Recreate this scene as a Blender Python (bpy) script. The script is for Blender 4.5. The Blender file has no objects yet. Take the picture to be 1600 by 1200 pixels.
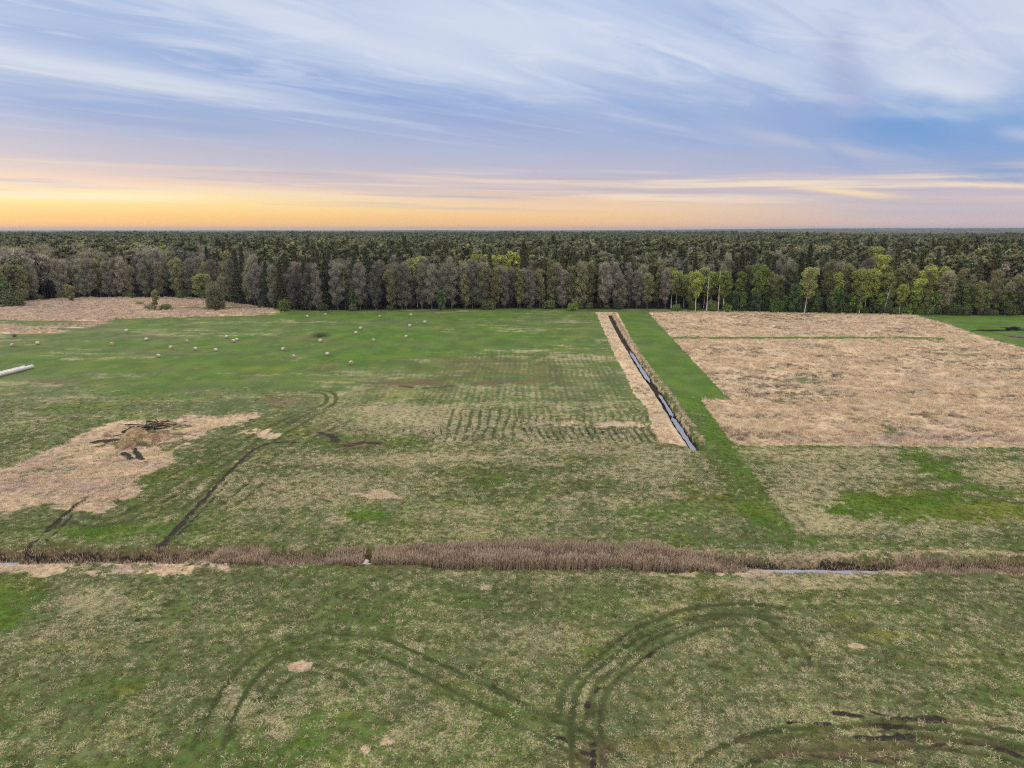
import bpy, math, random
import numpy as np
from mathutils import Vector
R = math.radians
random.seed(7)
rng = np.random.default_rng(11)
sc = bpy.context.scene
COL = sc.collection

# ------------------------------------------------------------------ camera
H = 32.0                      # drone height, metres
FP = 1110.0                   # focal length in pixels of the 1600 px wide photograph
PITCH = math.atan(241.5 / FP)
cam_d = bpy.data.cameras.new('camera'); cam = bpy.data.objects.new('camera', cam_d); COL.objects.link(cam)
cam.location = (0, 0, H); cam.rotation_euler = (R(90) - PITCH, 0, 0)
cam_d.sensor_width = 36; cam_d.lens = 36 * FP / 1600; cam_d.clip_start = 0.5; cam_d.clip_end = 60000
sc.camera = cam
sc.view_settings.view_transform = 'Standard'; sc.view_settings.look = 'None'
sc.view_settings.exposure = 0.15; sc.view_settings.gamma = 1.0
sc.render.film_transparent = False
sc.cycles.max_bounces = 4; sc.cycles.diffuse_bounces = 2; sc.cycles.transparent_max_bounces = 4
sc.cycles.volume_bounces = 0
sc.cycles.use_denoising = False      # the denoiser smears the grass
sc.cycles.filter_width = 1.25; sc.cycles.sample_clamp_indirect = 4.0
cp, sp_ = math.cos(PITCH), math.sin(PITCH)

def G(px, py, z=0.0):
    """ground point seen at pixel (px, py) of the photograph"""
    v = -(py - 600) / FP
    d = np.array([(px - 800) / FP, cp + v * sp_, -sp_ + v * cp])
    t = (H - z) / -d[2]
    return d[0] * t, d[1] * t
def GP(pts): return np.array([G(*p) for p in pts])

# ------------------------------------------------------------------ node helpers
class NT:
    def __init__(s, nt): s.nt = nt
    def new(s, t, **kw):
        n = s.nt.nodes.new(t)
        for k, v in kw.items(): setattr(n, k, v)
        return n
    def link(s, a, b): s.nt.links.new(a, b)
    def put(s, inp, v):
        if isinstance(v, bpy.types.NodeSocket): s.nt.links.new(v, inp)
        else: inp.default_value = v
    def m(s, op, a, b=None, c=None, clamp=False):
        n = s.new('ShaderNodeMath', operation=op, use_clamp=clamp)
        s.put(n.inputs[0], a)
        if b is not None: s.put(n.inputs[1], b)
        if c is not None: s.put(n.inputs[2], c)
        return n.outputs[0]
    def mix(s, f, a, b, blend='MIX'):
        n = s.new('ShaderNodeMix', data_type='RGBA', blend_type=blend, clamp_factor=True)
        s.put(n.inputs[0], f)
        for i, v in ((6, a), (7, b)):
            if not isinstance(v, bpy.types.NodeSocket): v = (*v[:3], 1)
            s.put(n.inputs[i], v)
        return n.outputs[2]
    def noise(s, vec, scale, detail=3, rough=0.5, dist=0.0):
        n = s.new('ShaderNodeTexNoise'); s.link(vec, n.inputs['Vector'])
        n.inputs['Scale'].default_value = scale; n.inputs['Detail'].default_value = detail
        n.inputs['Roughness'].default_value = rough; n.inputs['Distortion'].default_value = dist
        return n.outputs['Fac']
    def mapr(s, v, a, b, c=0.0, d=1.0, smooth=True):
        n = s.new('ShaderNodeMapRange', interpolation_type='SMOOTHSTEP' if smooth else 'LINEAR')
        s.put(n.inputs[0], v)
        for i, q in zip((1, 2, 3, 4), (a, b, c, d)): s.put(n.inputs[i], q)
        return n.outputs[0]
    def mapping(s, vec, loc=(0, 0, 0), rot=(0, 0, 0), scale=(1, 1, 1)):
        n = s.new('ShaderNodeMapping'); s.link(vec, n.inputs[0])
        n.inputs['Location'].default_value = loc; n.inputs['Rotation'].default_value = rot; n.inputs['Scale'].default_value = scale
        return n.outputs[0]
    def attr(s, name):
        n = s.new('ShaderNodeAttribute', attribute_name=name); return n.outputs['Fac']
    def ramp(s, v, stops):
        n = s.new('ShaderNodeValToRGB'); s.put(n.inputs[0], v)
        el = n.color_ramp.elements
        while len(el) > 1: el.remove(el[-1])
        el[0].position = stops[0][0]; el[0].color = (*stops[0][1], 1)
        for p, c in stops[1:]:
            e = el.new(p); e.color = (*c, 1)
        return n.outputs[0]
def lin(r, g, b):
    f = lambda c: (c / 255 / 12.92) if c / 255 <= 0.04045 else ((c / 255 + 0.055) / 1.055) ** 2.4
    return (f(r), f(g), f(b))

# ------------------------------------------------------------------ world: sunset sky with thin stretched cloud
SUN_EL, SUN_AZ = R(12), R(-42)           # azimuth measured from +Y (view direction) towards +X
w = bpy.data.worlds.new('World'); sc.world = w; w.use_nodes = True
w.node_tree.nodes.clear(); N = NT(w.node_tree)
out = N.new('ShaderNodeOutputWorld'); bg = N.new('ShaderNodeBackground')
tc = N.new('ShaderNodeTexCoord'); nrm = N.new('ShaderNodeVectorMath', operation='NORMALIZE')
N.link(tc.outputs['Generated'], nrm.inputs[0])
sep = N.new('ShaderNodeSeparateXYZ'); N.link(nrm.outputs[0], sep.inputs[0])
X, Y, Z = sep.outputs
DEG = 57.29578
az = N.m('MULTIPLY', N.m('ARCTAN2', X, Y), DEG)
el = N.m('MULTIPLY', N.m('ARCSINE', Z), DEG)
# cloud-layer coordinates (a flat layer overhead), streaks run towards azimuth ~50 degrees
zz = N.m('ADD', N.m('MAXIMUM', Z, 0.0), 0.05)
cv = N.new('ShaderNodeCombineXYZ'); N.link(N.m('DIVIDE', X, zz), cv.inputs[0]); N.link(N.m('DIVIDE', Y, zz), cv.inputs[1])
cm = N.mapping(cv.outputs[0], rot=(0, 0, R(-42)))
st1 = N.noise(N.mapping(cm, scale=(0.16, 1.1, 1)), 1.0, 5, 0.55, 0.25)
st2 = N.noise(N.mapping(cm, loc=(3, 8, 0), scale=(0.5, 3.2, 1)), 1.0, 6, 0.6, 0.5)
wis = N.noise(N.mapping(cm, loc=(9, 1, 0), rot=(0, 0, R(-14)), scale=(1.3, 3.4, 1)), 1.0, 7, 0.62, 0.8)
# low horizontal bands in angle space
av = N.new('ShaderNodeCombineXYZ'); N.link(az, av.inputs[0]); N.link(N.m('ADD', el, N.m('MULTIPLY', az, 0.012)), av.inputs[1])
bd = N.noise(N.mapping(av.outputs[0], loc=(2.3, 4.1, 0), scale=(0.020, 0.85, 1)), 1.0, 5, 0.55, 0.3)
bd2 = N.noise(N.mapping(av.outputs[0], loc=(7.3, 1.1, 0), scale=(0.05, 2.2, 1)), 1.0, 5, 0.6, 0.3)
elw = N.m('ADD', el, N.m('MULTIPLY', N.m('SUBTRACT', st1, 0.5), N.mapr(el, 2.0, 10.0, 0.0, 3.0)))
elw = N.m('ADD', N.m('ADD', elw, N.mapr(el, 0.6, 3.0, 0, 0.55)), N.m('MULTIPLY', az, 0.012))
t = N.m('DIVIDE', N.m('MAXIMUM', elw, 0.0), 20.0, clamp=True)
def stops(rows): return [(e / 20.0, lin(*c)) for e, c in rows]
left = N.ramp(t, stops([(0, (253, 190, 108)), (0.7, (255, 203, 122)), (1.6, (255, 222, 150)), (2.5, (254, 226, 172)), (3.4, (236, 208, 190)),
    (4.6, (206, 194, 200)), (6.0, (181, 184, 207)), (8.3, (160, 177, 215)), (10, (150, 174, 216)), (12, (178, 196, 226)), (14, (164, 186, 224)), (17, (186, 200, 228)), (20, (190, 204, 230))]))
mid = N.ramp(t, stops([(0, (247, 188, 126)), (0.7, (250, 199, 136)), (1.8, (250, 210, 160)), (3.0, (224, 198, 186)), (4.0, (206, 192, 200)),
    (5.0, (190, 188, 209)), (7.0, (170, 181, 215)), (9.5, (168, 184, 221)), (12, (190, 204, 232)), (15, (204, 215, 238)), (20, (190, 206, 236))]))
right = N.ramp(t, stops([(0, (208, 180, 176)), (0.7, (212, 188, 184)), (1.8, (202, 190, 196)), (2.8, (206, 190, 196)), (4.0, (190, 187, 206)),
    (5.2, (165, 177, 211)), (7.0, (150, 175, 216)), (9.0, (160, 184, 220)), (11.5, (196, 209, 232)), (14, (204, 213, 234)), (20, (192, 204, 230))]))
c = N.mix(N.mapr(az, -26, 4), left, mid)
c = N.mix(N.mapr(az, 2, 34), c, right)
# thin bright low bands and grey-blue low bands
lowm = N.m('MULTIPLY', N.mapr(el, 1.4, 2.6), N.mapr(el, 5.0, 3.6))
c = N.mix(N.m('MULTIPLY', N.m('MULTIPLY', N.mapr(bd, 0.50, 0.62), lowm), 0.75), c, lin(255, 232, 200))
c = N.mix(N.m('MULTIPLY', N.m('MULTIPLY', N.mapr(bd2, 0.52, 0.68), N.m('MULTIPLY', N.mapr(el, 1.0, 2.2), N.mapr(el, 6.5, 4.0))), 0.75), c, lin(186, 180, 196))
# blue gaps and white sheets following the streaks
him = N.mapr(el, 4.5, 9.0)
c = N.mix(N.m('MULTIPLY', N.m('MULTIPLY', N.mapr(st1, 0.52, 0.32), him), 0.6), c, lin(132, 166, 218))
c = N.mix(N.m('MULTIPLY', N.m('MULTIPLY', N.mapr(st1, 0.54, 0.74), him), 0.5), c, lin(216, 224, 238))
c = N.mix(N.m('MULTIPLY', N.m('MULTIPLY', N.mapr(st2, 0.50, 0.70), him), 0.40), c, lin(214, 222, 238))
c = N.mix(N.m('MULTIPLY', N.m('MULTIPLY', N.mapr(st2, 0.48, 0.32), him), 0.32), c, lin(140, 168, 218))
# individual cloud masses: azimuth, elevation, tilt (deg), half-length, half-width (deg), colour, strength
def pix(px, py):
    v = -(py - 600) / FP; d = Vector(((px - 800) / FP, cp + v * sp_, -sp_ + v * cp)).normalized()
    return math.degrees(math.atan2(d.x, d.y)), math.degrees(math.asin(d.z))
wob = N.m('MULTIPLY', N.m('SUBTRACT', wis, 0.5), 2.4)
wob2 = N.m('MULTIPLY', N.m('SUBTRACT', st2, 0.5), 3.0)
MASSES = [  # (x0,y0,x1,y1) streak ends in the photograph's sky, width px, colour, strength
    (-120, 62, 480, 158, 13, (219, 226, 236), .75), (-80, 80, 250, 115, 22, (206, 215, 232), .5),
    (-60, 45, 560, 118, 17, (140, 168, 217), .55), (330, 112, 800, 170, 16, (140, 166, 216), .45),
    (300, -5, 800, 125, 24, (216, 224, 238), .65), (620, 20, 900, 105, 40, (217, 226, 240), .5),
    (-60, 150, 200, 175, 9, (136, 163, 212), .55), (60, 178, 420, 208, 9, (144, 166, 210), .5), (640, 178, 900, 208, 10, (150, 164, 208), .5),
    (1290, 182, 1700, 214, 25, (118, 162, 216), .72), (1320, 215, 1640, 232, 20, (124, 162, 214), .6), (1180, 160, 1400, 200, 20, (140, 163, 212), .6),
    (1320, 120, 1340, 175, 24, (170, 178, 216), .5), (1480, 262, 1660, 276, 13, (120, 156, 208), .7),
    (1380, 122, 1560, 142, 20, (224, 231, 241), .75), (1340, 60, 1660, 90, 36, (204, 210, 232), .5), (1200, 50, 1330, 120, 30, (205, 212, 234), .4),
    (1040, 170, 1300, 232, 14, (158, 176, 216), .45), (1150, 205, 1400, 248, 8, (196, 198, 216), .6), (1330, 180, 1600, 172, 5, (176, 200, 228), .4),
    (1560, 205, 1640, 215, 7, (200, 208, 226), .5),
    (-60, 303, 300, 309, 6, (255, 244, 205), .7), (-60, 322, 560, 330, 9, (255, 217, 140), .45), (-40, 283, 300, 297, 4, (251, 228, 205), .55), (240, 292, 700, 312, 4, (252, 226, 190), .5),
    (0, 250, 420, 266, 3, (240, 214, 196), .55), (560, 272, 1100, 292, 3.5, (242, 216, 192), .6), (700, 300, 1180, 326, 4, (250, 212, 164), .5),
    (1250, 292, 1410, 309, 4.5, (254, 226, 180), .85), (1430, 285, 1660, 293, 3.5, (253, 224, 196), .8), (1180, 272, 1420, 281, 4, (216, 200, 204), .5),
    (1100, 300, 1500, 318, 5, (180, 178, 198), .5), (1300, 330, 1640, 336, 5, (194, 184, 196), .5), (880, 292, 1150, 305, 4, (186, 180, 196), .45),
    (260, 262, 640, 285, 4, (196, 186, 196), .5), (-60, 232, 900, 252, 13, (186, 186, 206), .5), (900, 108, 1260, 184, 18, (156, 177, 218), .55), (700, 60, 960, 150, 16, (176, 192, 224), .4),
    (1305, 40, 1325, 150, 24, (164, 172, 212), .55), (1210, 178, 1340, 262, 9, (146, 170, 214), .55), (1330, 195, 1480, 205, 16, (104, 156, 214), .5), (200, 268, 700, 300, 5, (200, 190, 198), .5), (0, 290, 250, 294, 3, (214, 198, 196), .5),
    (500, 318, 900, 330, 3, (214, 192, 180), .5), (-60, 345, 700, 352, 8, (253, 203, 120), .45), (20, 10, 260, 60, 26, (160, 182, 222), .35)]
for x0, y0, x1, y1, wd, colr, stg in MASSES:
    a0, e0 = pix(x0, y0); a1, e1 = pix(x1, y1)
    ac, ec = (a0 + a1) / 2, (e0 + e1) / 2; ang = math.atan2(e1 - e0, a1 - a0)
    hl = math.hypot(a1 - a0, e1 - e0) / 2; hw = wd * 0.05
    k = min(1.0, hw / 0.8)
    da = N.m('SUBTRACT', az, ac); de = N.m('SUBTRACT', N.m('ADD', el, N.m('MULTIPLY', N.m('ADD', wob, wob2), 0.45 * k)), ec)
    u = N.m('DIVIDE', N.m('ADD', N.m('MULTIPLY', da, math.cos(ang)), N.m('MULTIPLY', de, math.sin(ang))), hl)
    v = N.m('DIVIDE', N.m('SUBTRACT', N.m('MULTIPLY', de, math.cos(ang)), N.m('MULTIPLY', da, math.sin(ang))), hw)
    r2 = N.m('ADD', N.m('POWER', N.m('ABSOLUTE', u), 3.0), N.m('MULTIPLY', v, v))
    g = N.m('MULTIPLY', N.m('EXPONENT', N.m('MULTIPLY', r2, -0.9)), stg)
    c = N.mix(g, c, lin(*colr))
c = N.mix(N.m('MULTIPLY', N.m('MULTIPLY', N.mapr(wis, 0.46, 0.66), N.mapr(el, 7, 12)), 0.42), c, lin(222, 228, 240))
# brighter, even cloud overhead and behind (outside this view): it is what lights the fields
c = N.mix(N.mapr(el, 20, 42), c, (2.25, 2.18, 2.08))
c = N.mix(N.m('MULTIPLY', N.mapr(N.m('ABSOLUTE', az), 60, 120), N.mapr(el, -2, 14)), c, (1.9, 1.86, 1.8))
hs = N.new('ShaderNodeHueSaturation'); hs.inputs['Saturation'].default_value = .98; hs.inputs['Value'].default_value = .935; N.link(c, hs.inputs['Color']); c = hs.outputs[0]
sky = N.new('ShaderNodeTexSky', sky_type='NISHITA', sun_disc=False, sun_elevation=SUN_EL, sun_rotation=SUN_AZ)
skc = N.mix(1.0, sky.outputs[0], (0.05, 0.05, 0.05), 'MULTIPLY')
c = N.mix(0.06, c, skc)
N.link(c, bg.inputs[0]); bg.inputs[1].default_value = 1.0
N.link(bg.outputs[0], out.inputs[0])

sd = bpy.data.lights.new('sun', 'SUN'); so = bpy.data.objects.new('sun', sd); COL.objects.link(so)
sd.energy = 0.8; sd.angle = R(18); sd.color = (1.0, 0.84, 0.66)
sdir = Vector((math.sin(SUN_AZ) * math.cos(SUN_EL), math.cos(SUN_AZ) * math.cos(SUN_EL), math.sin(SUN_EL)))
so.rotation_euler = (-sdir).to_track_quat('-Z', 'Y').to_euler(); so.location = (0, 0, 200)

# ------------------------------------------------------------------ numpy noise
def _hash(ix, iy, seed):
    h = (ix.astype(np.int64) * 374761393 + iy.astype(np.int64) * 668265263 + seed * 1274126177) & 0xffffffff
    h = ((h ^ (h >> 13)) * 1274126177) & 0xffffffff
    return ((h ^ (h >> 16)) & 0xffff) / 65535.0
def vn(x, y, seed=0):
    ix = np.floor(x); iy = np.floor(y); fx = x - ix; fy = y - iy
    fx = fx * fx * (3 - 2 * fx); fy = fy * fy * (3 - 2 * fy)
    a = _hash(ix, iy, seed); b = _hash(ix + 1, iy, seed); c_ = _hash(ix, iy + 1, seed); d = _hash(ix + 1, iy + 1, seed)
    return (a * (1 - fx) + b * fx) * (1 - fy) + (c_ * (1 - fx) + d * fx) * fy
def fbm(x, y, seed=0, octv=4, rough=0.5):
    s = 0; a = 1; t_ = 0
    for o in range(octv):
        s = s + a * vn(x * 2 ** o + 17.3 * o, y * 2 ** o - 9.1 * o, seed + o); t_ += a; a *= rough
    return s / t_
def sstep(v, a, b):
    t_ = np.clip((v - a) / (b - a), 0, 1); return t_ * t_ * (3 - 2 * t_)
def poly_sd(x, y, P):
    """signed distance, positive inside; -99 far outside"""
    out_ = np.full(x.shape, -99.0); m = 6.0
    sel = (x > P[:, 0].min() - m) & (x < P[:, 0].max() + m) & (y > P[:, 1].min() - m) & (y < P[:, 1].max() + m)
    xs, ys = x[sel], y[sel]
    d2 = np.full(xs.shape, 1e9); ins = np.zeros(xs.shape, bool)
    n = len(P)
    for i in range(n):
        x0, y0 = P[i]; x1, y1 = P[(i + 1) % n]
        ex, ey = x1 - x0, y1 - y0
        tt = np.clip(((xs - x0) * ex + (ys - y0) * ey) / (ex * ex + ey * ey + 1e-9), 0, 1)
        d2 = np.minimum(d2, (xs - x0 - tt * ex) ** 2 + (ys - y0 - tt * ey) ** 2)
        if y0 != y1:
            cr = ((y0 > ys) != (y1 > ys)) & (xs < ex * (ys - y0) / ey + x0)
            ins ^= cr
    d = np.sqrt(d2); out_[sel] = np.where(ins, d, -d)
    return out_
def line_d(x, y, P, reach=5.0):
    """distance to polyline and signed side"""
    D = np.full(x.shape, 99.0)
    sel = (x > P[:, 0].min() - reach) & (x < P[:, 0].max() + reach) & (y > P[:, 1].min() - reach) & (y < P[:, 1].max() + reach)
    xs, ys = x[sel], y[sel]; d2 = np.full(xs.shape, 1e4)
    for i in range(len(P) - 1):
        x0, y0 = P[i]; x1, y1 = P[i + 1]; ex, ey = x1 - x0, y1 - y0
        tt = np.clip(((xs - x0) * ex + (ys - y0) * ey) / (ex * ex + ey * ey + 1e-9), 0, 1)
        d2 = np.minimum(d2, (xs - x0 - tt * ex) ** 2 + (ys - y0 - tt * ey) ** 2)
    D[sel] = np.sqrt(d2); return D
def smooth_line(P, n=6):
    P = np.asarray(P, float); Q = np.vstack([2 * P[0] - P[1], P, 2 * P[-1] - P[-2]]); o = []
    for i in range(1, len(Q) - 2):
        p0, p1, p2, p3 = Q[i - 1:i + 3]
        for k in range(n):
            t_ = k / n
            o.append(0.5 * ((2 * p1) + (-p0 + p2) * t_ + (2 * p0 - 5 * p1 + 4 * p2 - p3) * t_ ** 2 + (-p0 + 3 * p1 - 3 * p2 + p3) * t_ ** 3))
    o.append(Q[-2]); return np.array(o)
def offset(P, d):
    T = np.gradient(P, axis=0); T /= np.linalg.norm(T, axis=1)[:, None] + 1e-9
    return P + np.stack([-T[:, 1], T[:, 0]], 1) * d
def ell(x, y, cx, cy, rx, ry, ang=0.0):
    """soft ellipse given in photo pixels -> 0..1 in ground metres"""
    wx_, wy_ = G(cx, cy); X1, Y1 = G(cx, cy - ry); X0, Y0 = G(cx, cy + ry)
    a = wy_ / cp * rx / FP * 1.05; b = (Y1 - Y0) / 2
    dx = x - wx_; dy = y - wy_; dx = dx - dy * (wx_ / wy_) - dy * ang
    r = np.sqrt((dx / a) ** 2 + (dy / b) ** 2); return r

# ------------------------------------------------------------------ layout of the fields (metres)
DITCH = smooth_line(GP([(-500, 868), (0, 870), (250, 869), (570, 872), (1050, 879), (1200, 881), (1400, 883), (1600, 887), (2100, 896)]))
DRAIN = smooth_line(GP([(953, 489), (972, 524), (988, 549), (1003, 573), (1022, 600), (1040, 625), (1056, 652), (1072, 676), (1090, 700)]))
EDGE_PX = [(-400, 488), (-100, 483), (0, 476), (40, 472), (75, 468), (110, 466), (190, 465), (300, 465), (340, 470), (380, 476), (430, 482), (470, 486), (600, 484), (800, 482.5), (1000, 483),
           (1200, 485), (1300, 487), (1400, 490), (1500, 492), (1600, 493), (1750, 495), (2000, 498)]
EDGE = GP(EDGE_PX)
def edge_y(x): return np.interp(x, EDGE[:, 0], EDGE[:, 1])

def height(x, y):
    z = (fbm(x / 25, y / 25, 3, 3) - 0.5) * 0.35
    dd = line_d(x, y, DITCH) + (fbm(x / 2.0, y / 2.0, 61, 3) - .5) * 0.7
    z = z - 1.25 * (1 - sstep(dd, 0.7, 1.9))
    d2 = line_d(x, y, DRAIN) + (fbm(x / 2.5, y / 2.5, 62, 3) - .5) * 0.8
    z = z - 1.35 * (1 - sstep(d2, 0.45, 1.55))
    z = z + 0.35 * sstep(fbm(x / 3, y / 3, 5, 3), .45, .7) * (np.clip(3.2 - np.minimum(dd, 99), 0, 1)) * (dd > 1.9)
    rr = np.hypot(x, y)
    hill = sstep(rr, 3000, 8000) * (-2 + 25 * sstep(x / (rr + 1), 0.05, 0.45) + 5 * np.exp(-((x / (rr + 1) + 0.12) / .05) ** 2) + 6 * (fbm(x / 1500, y / 1500, 8, 3) - .5))
    return z + hill

MOWN = GP([(966, 487), (1012, 487), (1140, 624.5), (1096, 626), (1146, 696), (1246, 836), (1232, 850), (1196, 842), (1150, 790), (1102, 716), (1060, 642), (1008, 570), (978, 515)])
STRAWF = GP([(1012, 488.5), (1120, 487), (1430, 492), (1475, 505), (1530, 525), (1600, 545), (1800, 590), (2000, 700), (1600, 700), (1145, 695.5), (1096, 626), (1140, 624.5)])
RIDE = GP([(1040, 528.2), (1300, 528.4), (1462, 529)])
STRIP = GP([(931, 487), (945, 520), (961, 556), (978, 585), (990, 615), (1012, 640), (1018, 668), (1032, 692), (1062, 697), (1095, 701), (1101, 694), (1071, 655), (1038, 612), (1011, 570), (985, 525), (964, 488)])
REEDL = GP([(-300, 495), (0, 477), (60, 470), (110, 465), (300, 463), (420, 480), (445, 487), (430, 491), (330, 495), (240, 496), (180, 499), (140, 514), (90, 519), (0, 523), (-300, 535)])
DRYL = GP([(-200, 760), (0, 735), (60, 712), (110, 690), (150, 668), (215, 655), (300, 650), (410, 645), (385, 660), (330, 672), (275, 700), (262, 722), (232, 740), (190, 790), (150, 806), (120, 800), (60, 792), (0, 804), (-200, 820)])
LUSHL = GP([(-200, 905), (0, 898), (70, 900), (92, 912), (80, 935), (40, 965), (0, 992), (-200, 1060)])
CENT = GP([(560, 590), (640, 560), (760, 545), (930, 552), (968, 580), (1000, 640), (1028, 690), (900, 703), (700, 700), (520, 672), (480, 640)])
RLOW = GP([(1148, 697), (1600, 701), (2000, 712), (2100, 850), (1600, 845), (1280, 852), (1246, 836)])
FARR = GP([(1432, 492), (1600, 494), (1900, 497), (1900, 580), (1600, 544), (1530, 522), (1480, 504)])
TRACKS = []   # (polyline metres, half width, strength, kind)
def track(pts, strength, pair=True, hw=0.155, gap=0.95):
    P = smooth_line(GP(pts))
    for o_ in ((-gap, gap) if pair else (0,)):
        TRACKS.append((offset(P, o_), hw, strength))
track([(322, 1170), (345, 1120), (378, 1065), (420, 1025), (480, 1003), (545, 1001), (610, 1014), (680, 1046), (745, 1080), (830, 1122), (905, 1165), (960, 1200)], .9)
track([(415, 1095), (440, 1062), (480, 1046), (520, 1050), (555, 1075)], .6, hw=.2, gap=.5)
track([(915, 1210), (912, 1150), (918, 1100), (945, 1058), (990, 1018), (1050, 985), (1120, 970), (1185, 975), (1225, 1000), (1245, 1040)], 1.0)
track([(895, 1120), (905, 1080), (945, 1035), (1010, 985), (1080, 960), (1160, 953), (1240, 962)], .8, hw=.2)
track([(1095, 1215), (1130, 1184), (1200, 1164), (1290, 1155), (1400, 1150), (1500, 1158), (1600, 1180), (1700, 1205)], .95)
track([(1240, 1175), (1330, 1155), (1430, 1140), (1520, 1143), (1640, 1165)], .85)
track([(1150, 950), (1300, 940), (1500, 930), (1700, 925)], .25)
track([(870, 890), (1100, 940), (1300, 1010), (1600, 1080)], .15)
track([(120, 812), (170, 816), (230, 792), (290, 756), (350, 718), (420, 672), (480, 645), (518, 628), (512, 614), (490, 611)], .9, hw=.26)
track([(200, 812), (270, 795), (330, 750), (400, 700), (455, 668), (500, 640)], .8, hw=.26)
track([(250, 750), (310, 710), (360, 682), (400, 665)], .75)
track([(360, 790), (420, 735), (470, 690), (540, 655)], .6)
track([(470, 580), (500, 568), (540, 555)], .25)
track([(1170, 720), (1210, 780), (1260, 845)], .2)
track([(1110, 705), (1150, 765), (1195, 832)], .3)
track([(0, 690), (60, 668), (120, 655)], .3); track([(0, 705), (80, 672), (150, 652)], .25)
for x0_ in range(650, 1012, 11):        # mowing lines running away, hooked at the headland
    vx = lambda y_: 830 + (x0_ - 830) * (y_ - 359) / 293
    TRACKS.append((smooth_line(GP([(vx(552), 552), (vx(600), 600), (x0_, 652)])), .17, .20))
for x0_ in range(815, 1018, 11):
    TRACKS.append((smooth_line(GP([(x0_, 650), (x0_ + 1, 664), (x0_ + 5, 678), (x0_ + 15, 692)])), .15, .35 + .6 * random.random()))
for x0_ in range(700, 815, 15):
    TRACKS.append((smooth_line(GP([(x0_ + 8, 640), (x0_, 668), (x0_ - 5, 690)])), .17, .7))
HOOKS = [([(x0_ + 2, 668), (x0_ + 6, 679), (x0_ + 13, 689)], .11, .62) for x0_ in range(815, 1000, 11)] + [([(630 + k_ * 17, 680), (624 + k_ * 17, 690)], .15, .6) for k_ in range(8)]
BLACK = HOOKS + [([(625, 603), (660, 606), (705, 603)], .7, .62), ([(545, 696), (568, 692), (592, 693)], .8, .7), ([(498, 676), (520, 682), (525, 690)], .7, .7), ([(780, 599), (830, 599)], .4, .5), ([(150, 690), (178, 687)], 1.1, .75), ([(182, 680), (200, 676)], .7, .7), ([(1300, 1138), (1350, 1142), (1400, 1141)], .14, .5), ([(700, 1085), (712, 1092)], .2, .5), ([(928, 1196), (926, 1160)], .18, .6), ([(1470, 1124), (1540, 1128)], .2, .5),  # peat ruts: polyline px, half width m, strength
    ([(44, 858), (70, 832), (100, 805), (130, 782)], .32, 1), ([(72, 846), (95, 825), (112, 806)], .2, .7),
    ([(250, 856), (262, 842), (290, 812), (318, 782), (345, 752), (368, 728), (395, 704), (420, 693), (460, 691)], .35, 1),
    ([(262, 850), (300, 815), (335, 778), (360, 748)], .25, .6), ([(448, 696), (475, 688), (500, 678)], .4, .5),
    ([(917, 1101), (922, 1090), (934, 1072)], .22, .9), ([(1006, 1030), (1020, 1014)], .2, .6),
    ([(872, 1152), (895, 1165), (925, 1182)], .2, .6), ([(1232, 1126), (1298, 1129)], .22, .9), ([(1305, 1112), (1345, 1117)], .3, .9), ([(1365, 1112), (1400, 1120), (1470, 1122)], .22, .75),
    ([(1360, 1130), (1420, 1136)], .25, .7), ([(1330, 1150), (1380, 1151), (1425, 1148)], .2, .9), ([(1535, 1113), (1560, 1117)], .2, .7), ([(1450, 1166), (1500, 1160), (1560, 1168), (1600, 1184)], .2, .6),
    ([(1270, 1178), (1330, 1184), (1440, 1190)], .25, .5), ([(215, 968), (280, 966)], .3, .6), ([(250, 942), (290, 940)], .25, .45), ([(216, 1006), (236, 1002)], .2, .6),
    ([(193, 706), (205, 717)], .5, 1), ([(208, 700), (221, 716)], .5, 1), ([(1408, 790), (1418, 794)], .25, .8), ([(1527, 768), (1530, 770)], .25, .6), ([(1550, 785), (1553, 787)], .3, .6),
    ([(20, 487), (50, 486)], .5, .6), ([(1530, 517), (1565, 515), (1600, 517)], .6, .7), ([(115, 508), (140, 506)], .6, .5)]
BLACK = [(smooth_line(GP(p)), hw, s_) for p, hw, s_ in BLACK]
# (cx, cy, rx, ry, strength) in photo pixels
E_STRAW = [(690, 516, 38, 5, .5), (770, 507, 40, 3, .3), (830, 516, 90, 4, .35), (620, 650, 90, 16, .3), (480, 770, 150, 35, .2), (450, 620, 80, 10, .2), (310, 520, 180, 8, .35), (250, 560, 90, 4, .25),
    (420, 585, 150, 6, .3), (120, 560, 60, 4, .25), (60, 600, 120, 6, .35), (600, 718, 160, 9, .3), (720, 714, 120, 7, .35), (1010, 735, 70, 25, .3), (850, 770, 120, 20, .15), (700, 800, 110, 22, .2), (880, 560, 110, 12, .3),
    (1250, 790, 70, 35, .3), (1290, 740, 110, 30, .2), (1580, 740, 60, 18, .4), (1480, 705, 80, 8, .3), (1400, 812, 190, 9, .3), (1300, 820, 90, 12, .3), (1250, 910, 160, 12, .35), (140, 935, 60, 30, .3), (330, 760, 60, 20, .2), (430, 800, 90, 18, .15),
    (1560, 935, 100, 14, .2), (850, 990, 120, 30, .15), (1180, 1100, 160, 40, .15), (1080, 1190, 120, 18, .2), (700, 960, 110, 20, .12), (60, 1170, 150, 14, .3), (950, 860, 120, 6, .2), (740, 830, 150, 10, .25), (1530, 480, 60, 3, .3), (1560, 505, 80, 3, .4)]
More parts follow.
